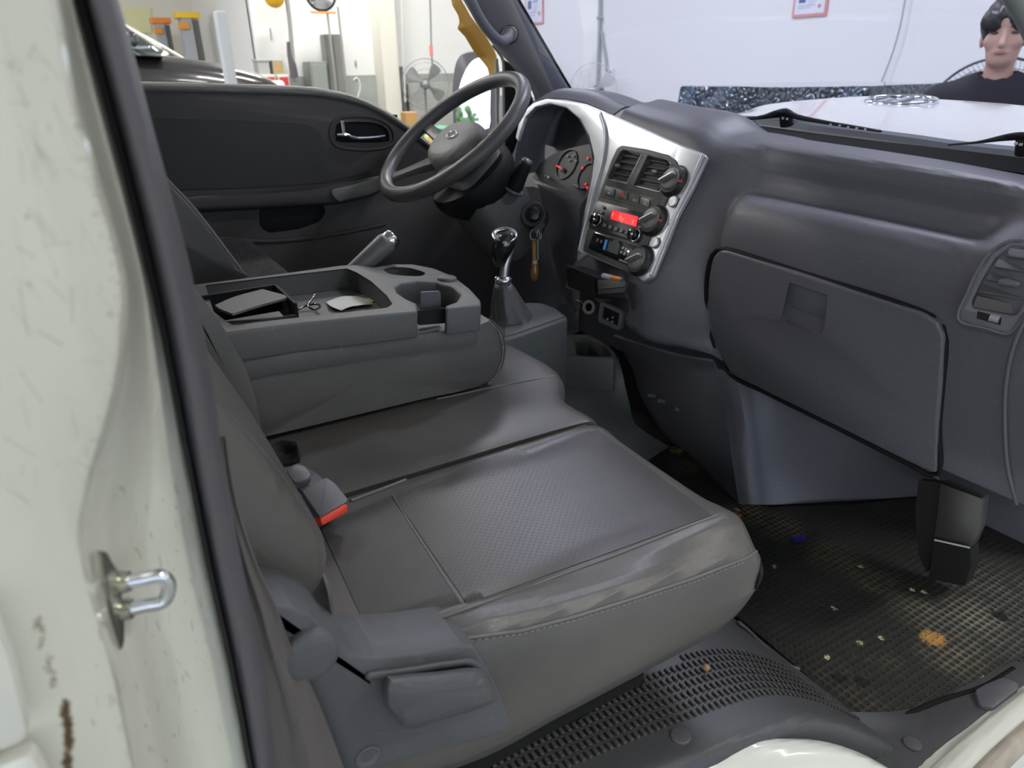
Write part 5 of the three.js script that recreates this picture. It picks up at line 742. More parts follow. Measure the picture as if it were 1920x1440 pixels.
{ // pillars
  const t = thing('trim_3', 'grey front pillar trim on the driver side with grab handle', 'pillar trim', null, S);
  const l = [[830, -70], [850, -30], [868, 0], [886, 30], [906, 60], [926, 86], [947, 110], [972, 138], [994, 165], [1004, 190], [1010, 230]], r = [[930, -70], [954, -32], [972, 0], [990, 31], [1008, 62], [1026, 93], [1044, 124], [1060, 151], [1072, 171], [1082, 190], [1100, 230]];
  part(t, 'pillar_trim', sheet(l.map(([a, b], i) => { const [c, d] = r[i]; return [onZ(a, b, -1.80), onZ(a + (c - a) * 0.1, b + (d - b) * 0.1, -1.772), onZ(a + (c - a) * 0.5, b + (d - b) * 0.5, -1.745), onZ(a + (c - a) * 0.9, b + (d - b) * 0.9, -1.735), onZ(c, d, -1.745)]; }), 0.012, 3, 3), MAT.pillar);
  part(t, 'glass_edge', tube(r.map(([a, b]) => onZ(a + 1, b, -1.742)), 0.0035, { rs: 6 }), MAT.black);
  const g = thing('grab_handle', 'grey grab handle on the driver side front pillar', 'grab handle');
  const gp = [[855, -60, -1.70], [870, -22, -1.69], [883, 2, -1.685], [897, 30, -1.685], [913, 54, -1.69], [928, 70, -1.70], [940, 77, -1.71], [951, 73, -1.725], [957, 62, -1.735]].map(([a, b, z]) => onZ(a, b, z));
  part(g, 'bar', tube(gp, 0.0125, { rs: 12, k: 5 }), MAT.pillar);
  part(g, 'end_boss', latheAt([[0.021, -0.006], [0.021, 0.003], [0.017, 0.007], [0.001, 0.008]], onZ(955, 65, -1.735), V(-0.6, 0.3, 0.75)), MAT.pillar);
  part(g, 'boss_ring', (() => { const q = new THREE.TorusGeometry(0.0215, 0.0022, 6, 28); q.applyMatrix4(basisOf(V(-0.6, 0.3, 0.75))); const p = onZ(955, 65, -1.737); q.translate(p.x, p.y, p.z); return q; })(), MAT.black);
  const w = thing('trim_4', 'grey front pillar trim on the passenger side', 'pillar trim', null, S);
  part(w, 'pillar_trim', tube([V(1.13, 1.30, -0.325), V(1.02, 1.52, -0.335), V(0.92, 1.75, -0.35), V(0.82, 1.98, -0.365)], 0.028, { rs: 10 }), MAT.pillar);
  const h = thing('pale_grab_handle', 'pale grey grab handle on the passenger side front pillar', 'grab handle');
  part(h, 'bar', tube([[1868, -110, -0.36], [1898, -50, -0.352], [1922, 0, -0.35], [1945, 50, -0.352], [1968, 110, -0.36]].map(([a, b, z]) => onZ(a, b, z)), 0.0125, { rs: 14, k: 6 }), mat([0.30, 0.33, 0.34], 0.35));
}
{ // windscreen
  const glass = mat([0.62, 0.65, 0.82], 0.02, { trans: 1 });
  const rows = [[[1.19, 1.375, -1.735], [1.225, 1.362, -1.40], [1.235, 1.352, -1.06], [1.21, 1.338, -0.68], [1.13, 1.322, -0.335]], [[1.06, 1.58, -1.72], [1.10, 1.575, -1.40], [1.11, 1.57, -1.06], [1.09, 1.565, -0.68], [1.02, 1.56, -0.345]], [[0.80, 1.985, -1.69], [0.84, 1.985, -1.40], [0.85, 1.985, -1.06], [0.84, 1.985, -0.68], [0.80, 1.985, -0.365]]].map((r) => r.map((p) => V(...p)));
  const g = gridGeo((() => { let r = rows.map((q) => resample(q, 5, false)); const cols = r[0].map((_, j) => resample(r.map((q) => q[j]), 5, false)); return cols[0].map((_, i) => cols.map((c) => c[i])); })(), false);
  const t = thing('window_1', 'tinted curved windscreen of the truck', 'windscreen', null, S);
  part(t, 'glass_pane', g, glass);
  part(t, 'black_border', sheet([[[1335, 224, 1.215], [1440, 238, 1.215], [1600, 259, 1.20], [1760, 277, 1.17], [1920, 296, 1.13], [2010, 306, 1.09]], [[1330, 234, 1.16], [1440, 250, 1.15], [1600, 276, 1.135], [1760, 301, 1.12], [1920, 325, 1.10], [2010, 340, 1.08]]].map((r) => r.map(([a, b, x]) => onX(a, b, x))), 0.006, 3, 4), MAT.matteBlack);
  part(t, 'roof_rail', tube([V(0.80, 1.99, -1.70), V(0.85, 1.99, -1.06), V(0.80, 1.99, -0.36)], 0.02, { rs: 8 }), MAT.pillar);
}
{ // bonnet, badge, wipers
  const t = thing('truck_bonnet', 'white truck bonnet with chrome oval badge beyond the windscreen', 'bonnet');
  const c0 = [[1330, 215], [1440, 219], [1550, 232], [1700, 250], [1800, 264], [1920, 276], [2050, 290]], c3 = [[1395, 213], [1440, 197], [1540, 186], [1640, 180], [1745, 185], [1920, 198], [2040, 222]];
  const row = (k, x) => c0.map((p, i) => onX(p[0] + (c3[i][0] - p[0]) * k, p[1] + (c3[i][1] - p[1]) * k, x));
  const top = row(1, 1.74);
  part(t, 'bonnet_panel', sheet([row(0, 1.24), row(0.35, 1.36), row(0.65, 1.5), row(0.88, 1.63), top, top.map((p) => V(p.x + 0.07, p.y - 0.03, p.z)), top.map((p) => V(p.x + 0.12, p.y - 0.15, p.z)), top.map((p) => V(p.x + 0.14, p.y - 0.5, p.z))], 0.006, 3, 4, V(1.5, 3, -1)), mat([0.82, 0.82, 0.78], 0.25, { coat: 0.8, cr: 0.06 }));
  const ec = onX(1690, 189, 1.66), et = (a, b) => { const k = plane(ec, V(-0.10, 1, 0.0)); return k(a, b, 0.004); };
  const ell = (s) => [...Array(20)].map((_, i) => { const g = i / 20 * 6.283; return et(1690 + Math.cos(g) * 68 * s, 189 + Math.sin(g) * 7.6 * s); });
  const bd = part(t, 'badge', plate(ell(1), V(-0.10, 1, 0), 0.006), mat([0.10, 0.10, 0.11], 0.25, { metal: 0.6 }), 'oval badge');
  part(bd, 'badge_ring', tube(ell(0.97), 0.006, { closed: true, k: 3, rs: 8 }), MAT.chrome);
  for (const [a, b, w] of [[1660, 189, 12], [1690, 188, 16], [1722, 190, 12]]) part(bd, 'badge_bar', boxN(et(a, b), V(-0.1, 1, 0), V(1, 0, 0), w * 0.0013, 0.05, 0.006, 0.002), MAT.chrome);
  const wp = (name, label, piv, pts, holes) => {
    const w = thing(name, label, 'wiper', 'windscreen wipers');
    part(w, 'arm', solid(pts.map(([a, b, s, x]) => [[-1, 0], [-0.6, 1], [0.6, 1], [1, 0], [0, -0.6]].map(([u, v]) => onX(a, b - v * s * 0.5, x).add(V(u * 0.006, 0, 0)))), 3, 2), MAT.black);
    part(w, 'pivot', latheAt([[0.013, -0.02], [0.013, 0.0], [0.01, 0.005], [0.001, 0.006]], onX(piv[0], piv[1], piv[2]), V(-0.3, 0.95, 0)), MAT.black);
    for (const [a, b, x] of holes) part(w, 'rivet', boxN(onX(a, b, x - 0.008), V(-1, 0.2, 0), V(0, 1, 0), 0.005, 0.004, 0.002, 0.001), mat([0.5, 0.5, 0.55], 0.4));
  };
  wp('windscreen_wiper', 'black windscreen wiper lying across the bonnet base', [1474, 216, 1.235], [[1352, 226, 6, 1.23], [1420, 222, 8, 1.23], [1450, 217, 16, 1.228], [1475, 214, 20, 1.228], [1495, 221, 13, 1.225], [1550, 231, 9, 1.222], [1600, 239, 8, 1.215], [1650, 247, 6, 1.205]], [[1468, 222, 1.228], [1476, 223, 1.228], [1557, 234, 1.22], [1574, 236, 1.218], [1590, 239, 1.216], [1606, 241, 1.212], [1622, 243, 1.21]]);
  wp('windscreen_wiper', 'black windscreen wiper at the passenger end of the bonnet base', [1925, 262, 1.17], [[1780, 272, 5, 1.18], [1830, 268, 6, 1.175], [1870, 262, 12, 1.17], [1905, 258, 18, 1.165], [1940, 260, 18, 1.16], [1990, 270, 12, 1.15]], [[1905, 269, 1.165], [1914, 271, 1.165]]);
}
{ // door mirror
  const t = thing('door_mirror', 'black housed door mirror outside the driver window reflecting the sky', 'mirror');
  const z0 = -1.985, cen = onZ(888, 175, z0), n = V(-0.94, 0.06, 0.335).normalize(), mp = plane(cen, n), P = (l, o = 0) => l.map(([a, b]) => mp(a, b, o));
  const o = [[853, 238], [850, 190], [851, 150], [856, 120], [866, 104], [884, 98], [904, 97], [922, 101], [933, 118], [936, 160], [934, 210], [930, 243], [900, 248], [868, 247]];
  const sc = (s) => o.map(([a, b]) => [893 + (a - 893) * s, 172 + (b - 172) * s]);
  part(t, 'housing', solid([P(sc(1.0), 0.004), P(sc(1.03), -0.012), P(sc(0.97), -0.04), P(sc(0.75), -0.07)], 3, 3), MAT.rubber);
  part(t, 'mirror_glass', plate(P([[858, 238], [856, 200], [861, 165], [869, 140], [880, 120], [892, 110], [908, 107], [919, 115], [920, 160], [919, 210], [917, 240], [890, 243]], 0.0065), n, 0.003, { smooth: 2 }), mat([0.96, 0.97, 0.98], 0.02, { metal: 1 }), 'bright mirror glass');
  part(t, 'bracket', tube([onZ(930, 150, -1.98), onZ(960, 165, -1.93), onZ(975, 180, -1.88)], 0.014, { rs: 10 }), MAT.black);
}
// ------------------------------------------------------------------ garage contents
function fan(name, label, c, ax, R, blade, { poleTo = 0, tilt = 0, wire = [0.32, 0.33, 0.33], nb = 4, group, wires = 40, th0 = 0.6 } = {}) {
  const t = thing(name, label, 'fan'); if (group) t.userData.group = group;
  const B = basisOf(ax), put = (g) => { g.applyMatrix4(B); g.translate(c.x, c.y, c.z); return g; }, wm = mat(wire, 0.4, { metal: 0.4 });
  part(t, 'cage_rim', put(new THREE.TorusGeometry(R, 0.006, 8, 60)), wm);
  const fr = []; for (const [r, z] of [[0.35, 0.085], [0.6, 0.075], [0.85, 0.05]]) { const g = new THREE.TorusGeometry(R * r, 0.0016, 5, 50); g.translate(0, 0, z); fr.push(put(g)); const h = new THREE.TorusGeometry(R * r, 0.0016, 5, 50); h.translate(0, 0, -z); fr.push(put(h)); }
  for (let i = 0; i < wires; i++) { const a = i / wires * 6.283, f = (r, z) => V(Math.cos(a) * R * r, Math.sin(a) * R * r, z); fr.push(put(capTube(new THREE.CatmullRomCurve3([f(0.16, 0.088), f(0.6, 0.078), f(0.88, 0.048), f(1, 0)]), 6, 0.0011, 4, false))); }
  const cg = part(t, 'cage_wires', fr, wm); cg.userData.kind = 'stuff';
  for (let i = 0; i < nb; i++) { const a0 = th0 + i / nb * 6.283, rows = [0.12, 0.35, 0.6, 0.8, 0.9].map((r, k) => [-1, 0, 1].map((s) => { const w = [0.16, 0.30, 0.42, 0.40, 0.26][k] * s * 0.75, a = a0 + w; return V(Math.cos(a) * R * r, Math.sin(a) * R * r, s * 0.018); })); part(t, 'blade', put(sheet(rows, 0.003, 3, 3, V(0, 0, 9))), blade); }
  part(t, 'hub', put(latheAt([[R * 0.17, -0.06], [R * 0.17, 0.03], [R * 0.12, 0.05], [0.001, 0.055]], V(0, 0, 0), V(0, 0, 1))), wm);
  part(t, 'motor', put(latheAt([[0.001, -0.2], [0.06, -0.19], [0.07, -0.09], [0.03, -0.06]], V(0, 0, 0), V(0, 0, 1))), MAT.rubber);
  const back = c.clone().addScaledVector(ax.clone().normalize(), -0.13);
  part(t, 'pole', cyl(V(back.x, poleTo, back.z), V(back.x, c.y, back.z), 0.018), wm);
  part(t, 'foot', latheAt([[0.22, 0], [0.22, 0.02], [0.05, 0.045], [0.02, 0.06]], V(back.x, poleTo, back.z), V(0, 1, 0)), MAT.rubber);
  return t;
}
const at = (px, py, depth) => EYE.clone().addScaledVector(dir(px, py), depth);
{ const c = onZ(798, 158, -9.6); fan('pedestal_fan', 'grey pedestal fan standing by the white side wall', c, V(-0.35, 0, 1), 0.318, mat([0.34, 0.36, 0.35], 0.5, { trans: 0.25 }), { th0: 0.9 }); }
{ const c = onX(1112, 172, 5.8); fan('pale_wall_fan', 'pale cream pedestal fan by the front wall', c, V(-1, 0, 0.5), 0.33, mat([0.72, 0.70, 0.68], 0.5), { wire: [0.70, 0.68, 0.68], wires: 24 }); }
{ const c = at(1852, 232, 3.35); fan('black_cage_fan', 'dark wire pedestal fan behind the person in black', c, V(-0.75, 0, 0.65), 0.285, mat([0.5, 0.52, 0.55], 0.5), { wire: [0.10, 0.10, 0.11], wires: 90 }); }

function car(name, label, { nose, zNear, y0 = 0, L = 4.6, H = 1.5, W = 1.78, body, roof, lift }) {
  const t = thing(name, label, 'car'), X = (f) => nose - L * (1 - f), zc = zNear - W / 2, hw = W / 2;
  const sec = (f, yb, yt, w) => [[-1, 0.15], [-1.0, 0.6], [-0.94, 0.92], [-0.6, 1], [0, 1.015], [0.6, 1], [0.94, 0.92], [1.0, 0.6], [1, 0.15], [0.9, 0], [-0.9, 0]].map(([u, v]) => V(X(f), y0 + yb + (yt - yb) * v, zc + u * hw * w));
  part(t, 'body', solid([[0, 0.38, 0.52 * H, 0.86], [0.02, 0.28, 0.60 * H, 0.93], [0.1, 0.22, 0.65 * H, 1], [0.35, 0.2, 0.645 * H, 1], [0.6, 0.2, 0.635 * H, 1], [0.69, 0.2, 0.62 * H, 1], [0.80, 0.22, 0.59 * H, 0.99], [0.92, 0.24, 0.53 * H, 0.95], [0.98, 0.28, 0.46 * H, 0.88], [1, 0.33, 0.38 * H, 0.8]].map((a) => sec(...a)), 3, 3), body);
  const gh = (f, yt, w) => [[-0.96, 0], [-0.93, 0.3], [-0.84, 0.85], [-0.74, 0.98], [0, 1.01], [0.74, 0.98], [0.84, 0.85], [0.93, 0.3], [0.96, 0]].map(([u, v]) => V(X(f), y0 + 0.60 * H + (yt - 0.60 * H) * v, zc + u * hw * w));
  const hs = [[0.05, 0.66 * H, 0.9], [0.12, 0.84 * H, 0.95], [0.2, 0.95 * H, 0.98], [0.3, 0.99 * H, 1], [0.45, 0.99 * H, 1], [0.52, 0.955 * H, 1], [0.6, 0.84 * H, 1], [0.66, 0.74 * H, 1], [0.715, 0.64 * H, 0.98]];
  part(t, 'glasshouse', solid(hs.map((a) => gh(...a)), 3, 3), mat([0.035, 0.05, 0.05], 0.08, { coat: 0.6 }), 'dark tinted windows');
  part(t, 'roof_skin', sheet(hs.slice(1, 6).map(([f, yt, w]) => [-0.80, -0.5, 0, 0.5, 0.80].map((u) => V(X(f), y0 + yt * (Math.abs(u) > 0.7 ? 0.975 : 1) + 0.018, zc + u * hw * w))), 0.012, 3, 3, V(0, 99, 0)), roof);
  for (const s of [-1, 1]) { part(t, 'window_pillar', tube(hs.slice(1).map(([f, yt, w], i) => V(X(f), y0 + 0.60 * H + (yt - 0.60 * H) * 0.93, zc + s * 0.80 * hw * w)), 0.035, { rs: 6 }), roof); part(t, 'belt_trim', tube([0.1, 0.35, 0.6, 0.69].map((f) => V(X(f), y0 + 0.645 * H, zc + s * 0.96 * hw)), 0.014, { rs: 6 }), MAT.chrome);
    part(t, 'door_mirror', boxAt(X(0.655), y0 + 0.68 * H, zc + s * (hw + 0.07), 0.10, 0.11, 0.18, 0.04), body); part(t, 'headlight', boxAt(X(0.965), y0 + 0.45 * H, zc + s * 0.66 * hw, 0.16, 0.1, 0.34, 0.04), mat([0.7, 0.72, 0.75], 0.1, { coat: 1 }));
    for (const f of [0.19, 0.80]) { const z = zc + s * (hw - 0.1); part(t, 'wheel', cyl(V(X(f), y0 + 0.31, z - 0.1), V(X(f), y0 + 0.31, z + 0.1), 0.31, 0.31, 24), MAT.rubber); } }
  if (lift) for (const f of [0.3, 0.7]) part(t, 'lift_pad', cyl(V(X(f), 0, zc), V(X(f), y0 + 0.25, zc), 0.09), MAT.steel, 'lift pad under the raised car');
  return t;
}
car('black_suv', 'black SUV with silver roof line raised on a lift', { nose: 1.90, zNear: -7.0, y0: 0.60, L: 3.7, H: 1.64, body: mat([0.03, 0.028, 0.03], 0.2, { coat: 1 }), roof: mat([0.30, 0.29, 0.28], 0.25, { metal: 0.5 }), lift: true });
car('silver_sedan', 'silver sedan with pale arched roof parked by the grey post', { nose: 2.1, zNear: -4.5, L: 4.5, H: 1.50, body: mat([0.34, 0.34, 0.32], 0.25, { metal: 0.4, coat: 1 }), roof: mat([0.62, 0.61, 0.56], 0.25, { metal: 0.3 }) });
car('grey_hatchback', 'grey hatchback with dark windows parked against the side wall', { nose: 2.5, zNear: -8.95, y0: 0.5, L: 3.6, H: 1.5, W: 1.3, body: mat([0.20, 0.19, 0.19], 0.25, { metal: 0.4, coat: 1 }), roof: mat([0.40, 0.38, 0.35], 0.3, { metal: 0.3 }), lift: true });
{ // lift post and columns
  const a = onZ(404, 20, -4.2), b = onZ(424, 20, -4.2), t = thing('lift_post', 'plain light grey steel post in front of the parked cars', 'post');
  part(t, 'tube', bx(a.x, b.x, 0, a.y, -4.28, -4.2, 0.008), mat([0.44, 0.46, 0.49], 0.45)); part(t, 'foot_plate', bx(a.x - 0.08, b.x + 0.08, 0, 0.015, -4.34, -4.12, 0.003), MAT.steel);
  const col = (px0, px1, py, z, cap, label) => { const p = onZ(px0, py, z), q = onZ(px1, py, z), g = thing('lift_column', label, 'lift column', 'car lift columns'), w = q.x - p.x; part(g, 'column', bx(p.x, p.x + w * 0.62, 0, p.y, z - 0.3, z, 0.01), mat([0.38, 0.40, 0.44], 0.5)); part(g, 'channel', bx(p.x + w * 0.62, q.x, 0, p.y - 0.02, z - 0.25, z - 0.03, 0.01), mat([0.12, 0.12, 0.12], 0.6)); part(g, 'cap', bx(p.x - 0.06, q.x + 0.03, p.y, p.y + 0.09, z - 0.3, z + 0.02, 0.01), mat(cap, 0.4)); part(g, 'arm_box', bx(p.x - 0.04, p.x + w * 0.4, p.y - 0.16, p.y - 0.06, z - 0.1, z + 0.04, 0.01), mat([0.75, 0.30, 0.03], 0.4)); };
  col(338, 372, 34, -13.6, [0.85, 0.55, 0.03], 'blue grey lift column with yellow cap and orange box');
  col(292, 318, 44, -14.6, [0.85, 0.25, 0.03], 'blue grey lift column with orange cap');
}
one('yellow_panel', plate([[236, 14], [282, 16], [284, 62], [236, 62]].map(([a, b]) => onZ(a, b, -15.47)), V(0, 0, 1), 0.02), mat([0.80, 0.78, 0.45], 0.6), 'pale yellow board on the far back wall', 'board');
{ // wall cabinet, tool boxes
  const c = thing('electrical_cabinet', 'tall grey electrical cabinet on the side wall', 'cabinet');
  const a = onZ(600, 65, -10.98), b = onZ(640, 160, -10.98); part(c, 'body', bx(a.x, b.x, b.y - 0.3, a.y, -11, -10.8, 0.01), mat([0.24, 0.25, 0.24], 0.5)); part(c, 'door', bx((a.x + b.x) / 2 + 0.005, b.x - 0.015, b.y - 0.25, a.y - 0.03, -10.8, -10.785, 0.004), mat([0.27, 0.27, 0.26], 0.5)); part(c, 'door', bx(a.x + 0.015, (a.x + b.x) / 2 - 0.005, b.y - 0.25, a.y - 0.03, -10.8, -10.785, 0.004), mat([0.22, 0.23, 0.22], 0.5));
  const d = thing('green_cabinet', 'grey green floor cabinet standing left of the electrical cabinet', 'cabinet'); const e = onZ(580, 115, -10.6), f = onZ(612, 115, -10.6); part(d, 'body', bx(e.x, f.x, 0, e.y, -10.95, -10.6, 0.01), mat([0.26, 0.29, 0.26], 0.5)); part(d, 'door', bx(e.x + 0.02, f.x - 0.02, 0.1, e.y - 0.04, -10.6, -10.585, 0.004), mat([0.28, 0.31, 0.28], 0.5));
  const red = (p0, p1, label) => { const g = thing('red_toolbox', label, 'toolbox', 'red toolboxes'), u = onZ(p0, 140, -10.5), v = onZ(p1, 140, -10.5); part(g, 'case', bx(u.x, v.x, 0.8, u.y, -10.9, -10.5, 0.02), mat([0.7, 0.66, 0.58], 0.5)); part(g, 'front', bx(u.x + 0.02, v.x - 0.02, 0.86, u.y - 0.03, -10.5, -10.485, 0.006), mat([0.6, 0.05, 0.06], 0.35)); part(g, 'stand', bx(u.x + 0.03, v.x - 0.03, 0, 0.8, -10.88, -10.52, 0.01), MAT.dado); };
  red(486, 516, 'cream toolbox with wide red front on the side bench'); red(520, 542, 'narrow cream toolbox with red front on the side bench');
  const bxs = thing('parts_carton', 'brown parts carton standing on the toolboxes', 'carton'); const g0 = onZ(510, 113, -10.65), g1 = onZ(533, 135, -10.65), ty = onZ(520, 140, -10.5).y; part(bxs, 'carton', bx(g0.x, g1.x, ty, g0.y, -10.9, -10.65, 0.008), mat([0.40, 0.36, 0.25], 0.8)); part(bxs, 'label', bx(g0.x + 0.03, g1.x - 0.03, ty + 0.04, g0.y - 0.04, -10.65, -10.645, 0.001), mat([0.5, 0.32, 0.12], 0.8));
  const b2 = thing('grey_parts_bin', 'grey parts bin beside the brown carton', 'bin'); const g2 = onZ(482, 115, -10.65), g3 = onZ(507, 135, -10.65); part(b2, 'bin', bx(g2.x, g3.x, ty, g2.y, -10.9, -10.65, 0.008), mat([0.4, 0.42, 0.42], 0.6)); part(b2, 'lid', bx(g2.x - 0.01, g3.x + 0.01, g2.y, g2.y + 0.03, -10.91, -10.64, 0.006), mat([0.5, 0.52, 0.5], 0.6));
  const p = onZ(691, 0, LZ), q = onZ(722, 0, LZ); one('wall_column', bx(p.x, q.x, 0, 4.6, LZ, LZ + 0.35, 0.01), MAT.cream, 'cream structural column on the side wall', 'column', null, S);
  const dr = thing('drawer_cabinet', 'dark grey drawer cabinet behind the pedestal fan', 'cabinet'), h0 = onZ(722, 125, -10.62), h1 = onZ(758, 125, -10.62); h0.x = q.x + 0.01; part(dr, 'body', bx(h0.x, h1.x, 0, h0.y, -10.98, -10.62, 0.01), mat([0.12, 0.13, 0.13], 0.5)); for (let i = 0; i < 6; i++) part(dr, 'drawer', bx(h0.x + 0.02, h1.x - 0.02, h0.y - 0.13 - i * 0.13, h0.y - 0.03 - i * 0.13, -10.62, -10.6, 0.006), mat([0.17, 0.18, 0.18], 0.4));
  const lk = thing('grey_locker', 'pale grey locker behind the pedestal fan', 'locker'), j0 = onZ(765, 157, -10.7), j1 = onZ(850, 157, -10.7); part(lk, 'body', bx(j0.x, j1.x, 0, j0.y, -10.98, -10.7, 0.01), mat([0.40, 0.41, 0.38], 0.6)); part(lk, 'door', bx(j0.x + 0.03, j1.x - 0.03, 0.1, j0.y - 0.04, -10.7, -10.685, 0.005), mat([0.43, 0.44, 0.41], 0.6));
  const ph = thing('wall_phone', 'small black wall telephone right of the cream column', 'telephone'), k0 = onZ(719, 96, -10.95), k1 = onZ(724, 114, -10.95); part(ph, 'case', bx(k0.x, k1.x, k1.y, k0.y, -11, -10.93, 0.005), MAT.black); part(ph, 'handset', bx(k0.x, k0.x + 0.02, k1.y + 0.01, k0.y - 0.01, -10.93, -10.9, 0.005), MAT.black);
  for (const [a2, b2_, c2, lab] of [[505, 52, 76, 'upper'], [664, 113, 125, 'lower']]) { const u = onZ(a2, b2_, LZ), v = onZ(a2 + 5, c2, LZ); const s = thing('wall_switch', 'small grey ' + lab + ' switch plate on the side wall', 'switch'); part(s, 'plate', bx(u.x, v.x, v.y, u.y, LZ, LZ + 0.02, 0.003), mat([0.45, 0.45, 0.42], 0.5)); part(s, 'rocker', bx(u.x + 0.008, v.x - 0.008, v.y + 0.02, u.y - 0.02, LZ + 0.02, LZ + 0.028, 0.002), mat([0.35, 0.35, 0.33], 0.5)); }
}
{ // hanging hoses, mirror on poles
  const hose = (name, label, pts, z, r, m, extra) => { const t = thing(name, label, 'hose'); const P = pts.map(([a, b]) => onZ(a, b, z)); P.unshift(V(P[0].x, 4.6, z)); part(t, 'hose', tube(P, r, { rs: 8 }), m); if (extra) extra(t); };
  hose('air_hose', 'thick grey air hose with black gun hanging before the white wall', [[537, -10], [543, 40], [548, 100], [553, 150]], -10.6, 0.03, mat([0.3, 0.3, 0.29], 0.5), (t) => { part(t, 'gun', solid([[541, 78, 4], [543, 100, 5], [548, 120, 7], [552, 145, 8]].map(([a, b, s]) => [...Array(8)].map((_, i) => { const g = i / 8 * 6.283; return onZ(a + Math.cos(g) * s, b, -10.6 + Math.sin(g) * s * 0.006); })), 3, 2), MAT.rubber); part(t, 'reel', new THREE.SphereGeometry(0.13, 20, 14).translate(...onZ(514, -6, -10.6).toArray()), mat([0.85, 0.48, 0.02], 0.4), 'orange yellow reel drum'); part(t, 'reel_bracket', beam(onZ(514, -14, -10.6), onZ(537, -12, -10.6), 0.03, 0.03), MAT.steel); });
  hose('drop_cable', 'thin grey drop cable with red handle beside the fan', [[806, -10], [808, 60], [809, 100], [812, 130]], -7.9, 0.010, mat([0.25, 0.25, 0.25], 0.5), (t) => part(t, 'handle', cyl(onZ(808, 85, -7.9), onZ(809, 105, -7.9), 0.02), mat([0.8, 0.25, 0.2], 0.5), 'red handle'));
  hose('drop_conduit', 'pale vertical conduit left of the pedestal fan', [[753, -10], [756, 80], [760, 190]], -10.3, 0.016, mat([0.62, 0.62, 0.58], 0.5));
  hose('loose_lead', 'short pink loose lead hanging beside the column', [[716, -10], [718, 20], [723, 30]], -10.8, 0.008, mat([0.6, 0.45, 0.42], 0.5));
  const m = thing('convex_mirror', 'round convex mirror with black rim and orange bracket on two poles', 'convex mirror'); const c = onZ(601, -12, -10.5), R = 0.20;
  part(m, 'rim', new THREE.TorusGeometry(R, 0.016, 10, 48).translate(c.x, c.y, c.z), MAT.black); part(m, 'dome', latheAt([[R, 0], [R * 0.8, 0.03], [R * 0.5, 0.055], [0.001, 0.07]], c, V(0, 0, 1), 40), mat([0.85, 0.86, 0.86], 0.06, { metal: 0.9 }));
  part(m, 'bracket', bx(c.x - 0.16, c.x + 0.18, c.y - R - 0.035, c.y - R - 0.01, c.z - 0.02, c.z + 0.02, 0.005), mat([0.75, 0.35, 0.08], 0.5), 'orange bracket');
  for (const [a0, a1] of [[612, 626], [633, 645]]) { const u = onZ(a0, 10, -10.52), v = onZ(a1, 165, -10.52); part(m, 'pole', cyl(V(u.x + 0.02, 0, -10.52), V(u.x, c.y - R + 0.05, -10.52), 0.014), mat([0.33, 0.32, 0.29], 0.4)); }
  const s = thing('spray_hose', 'white looped hose on the grey lower wall', 'hose'); part(s, 'loop', tube([[664, 150], [668, 146], [673, 152], [675, 165], [670, 185]].map(([a, b]) => onZ(a, b, LZ + 0.025)), 0.014, { rs: 8 }), mat([0.8, 0.8, 0.78], 0.4));
}
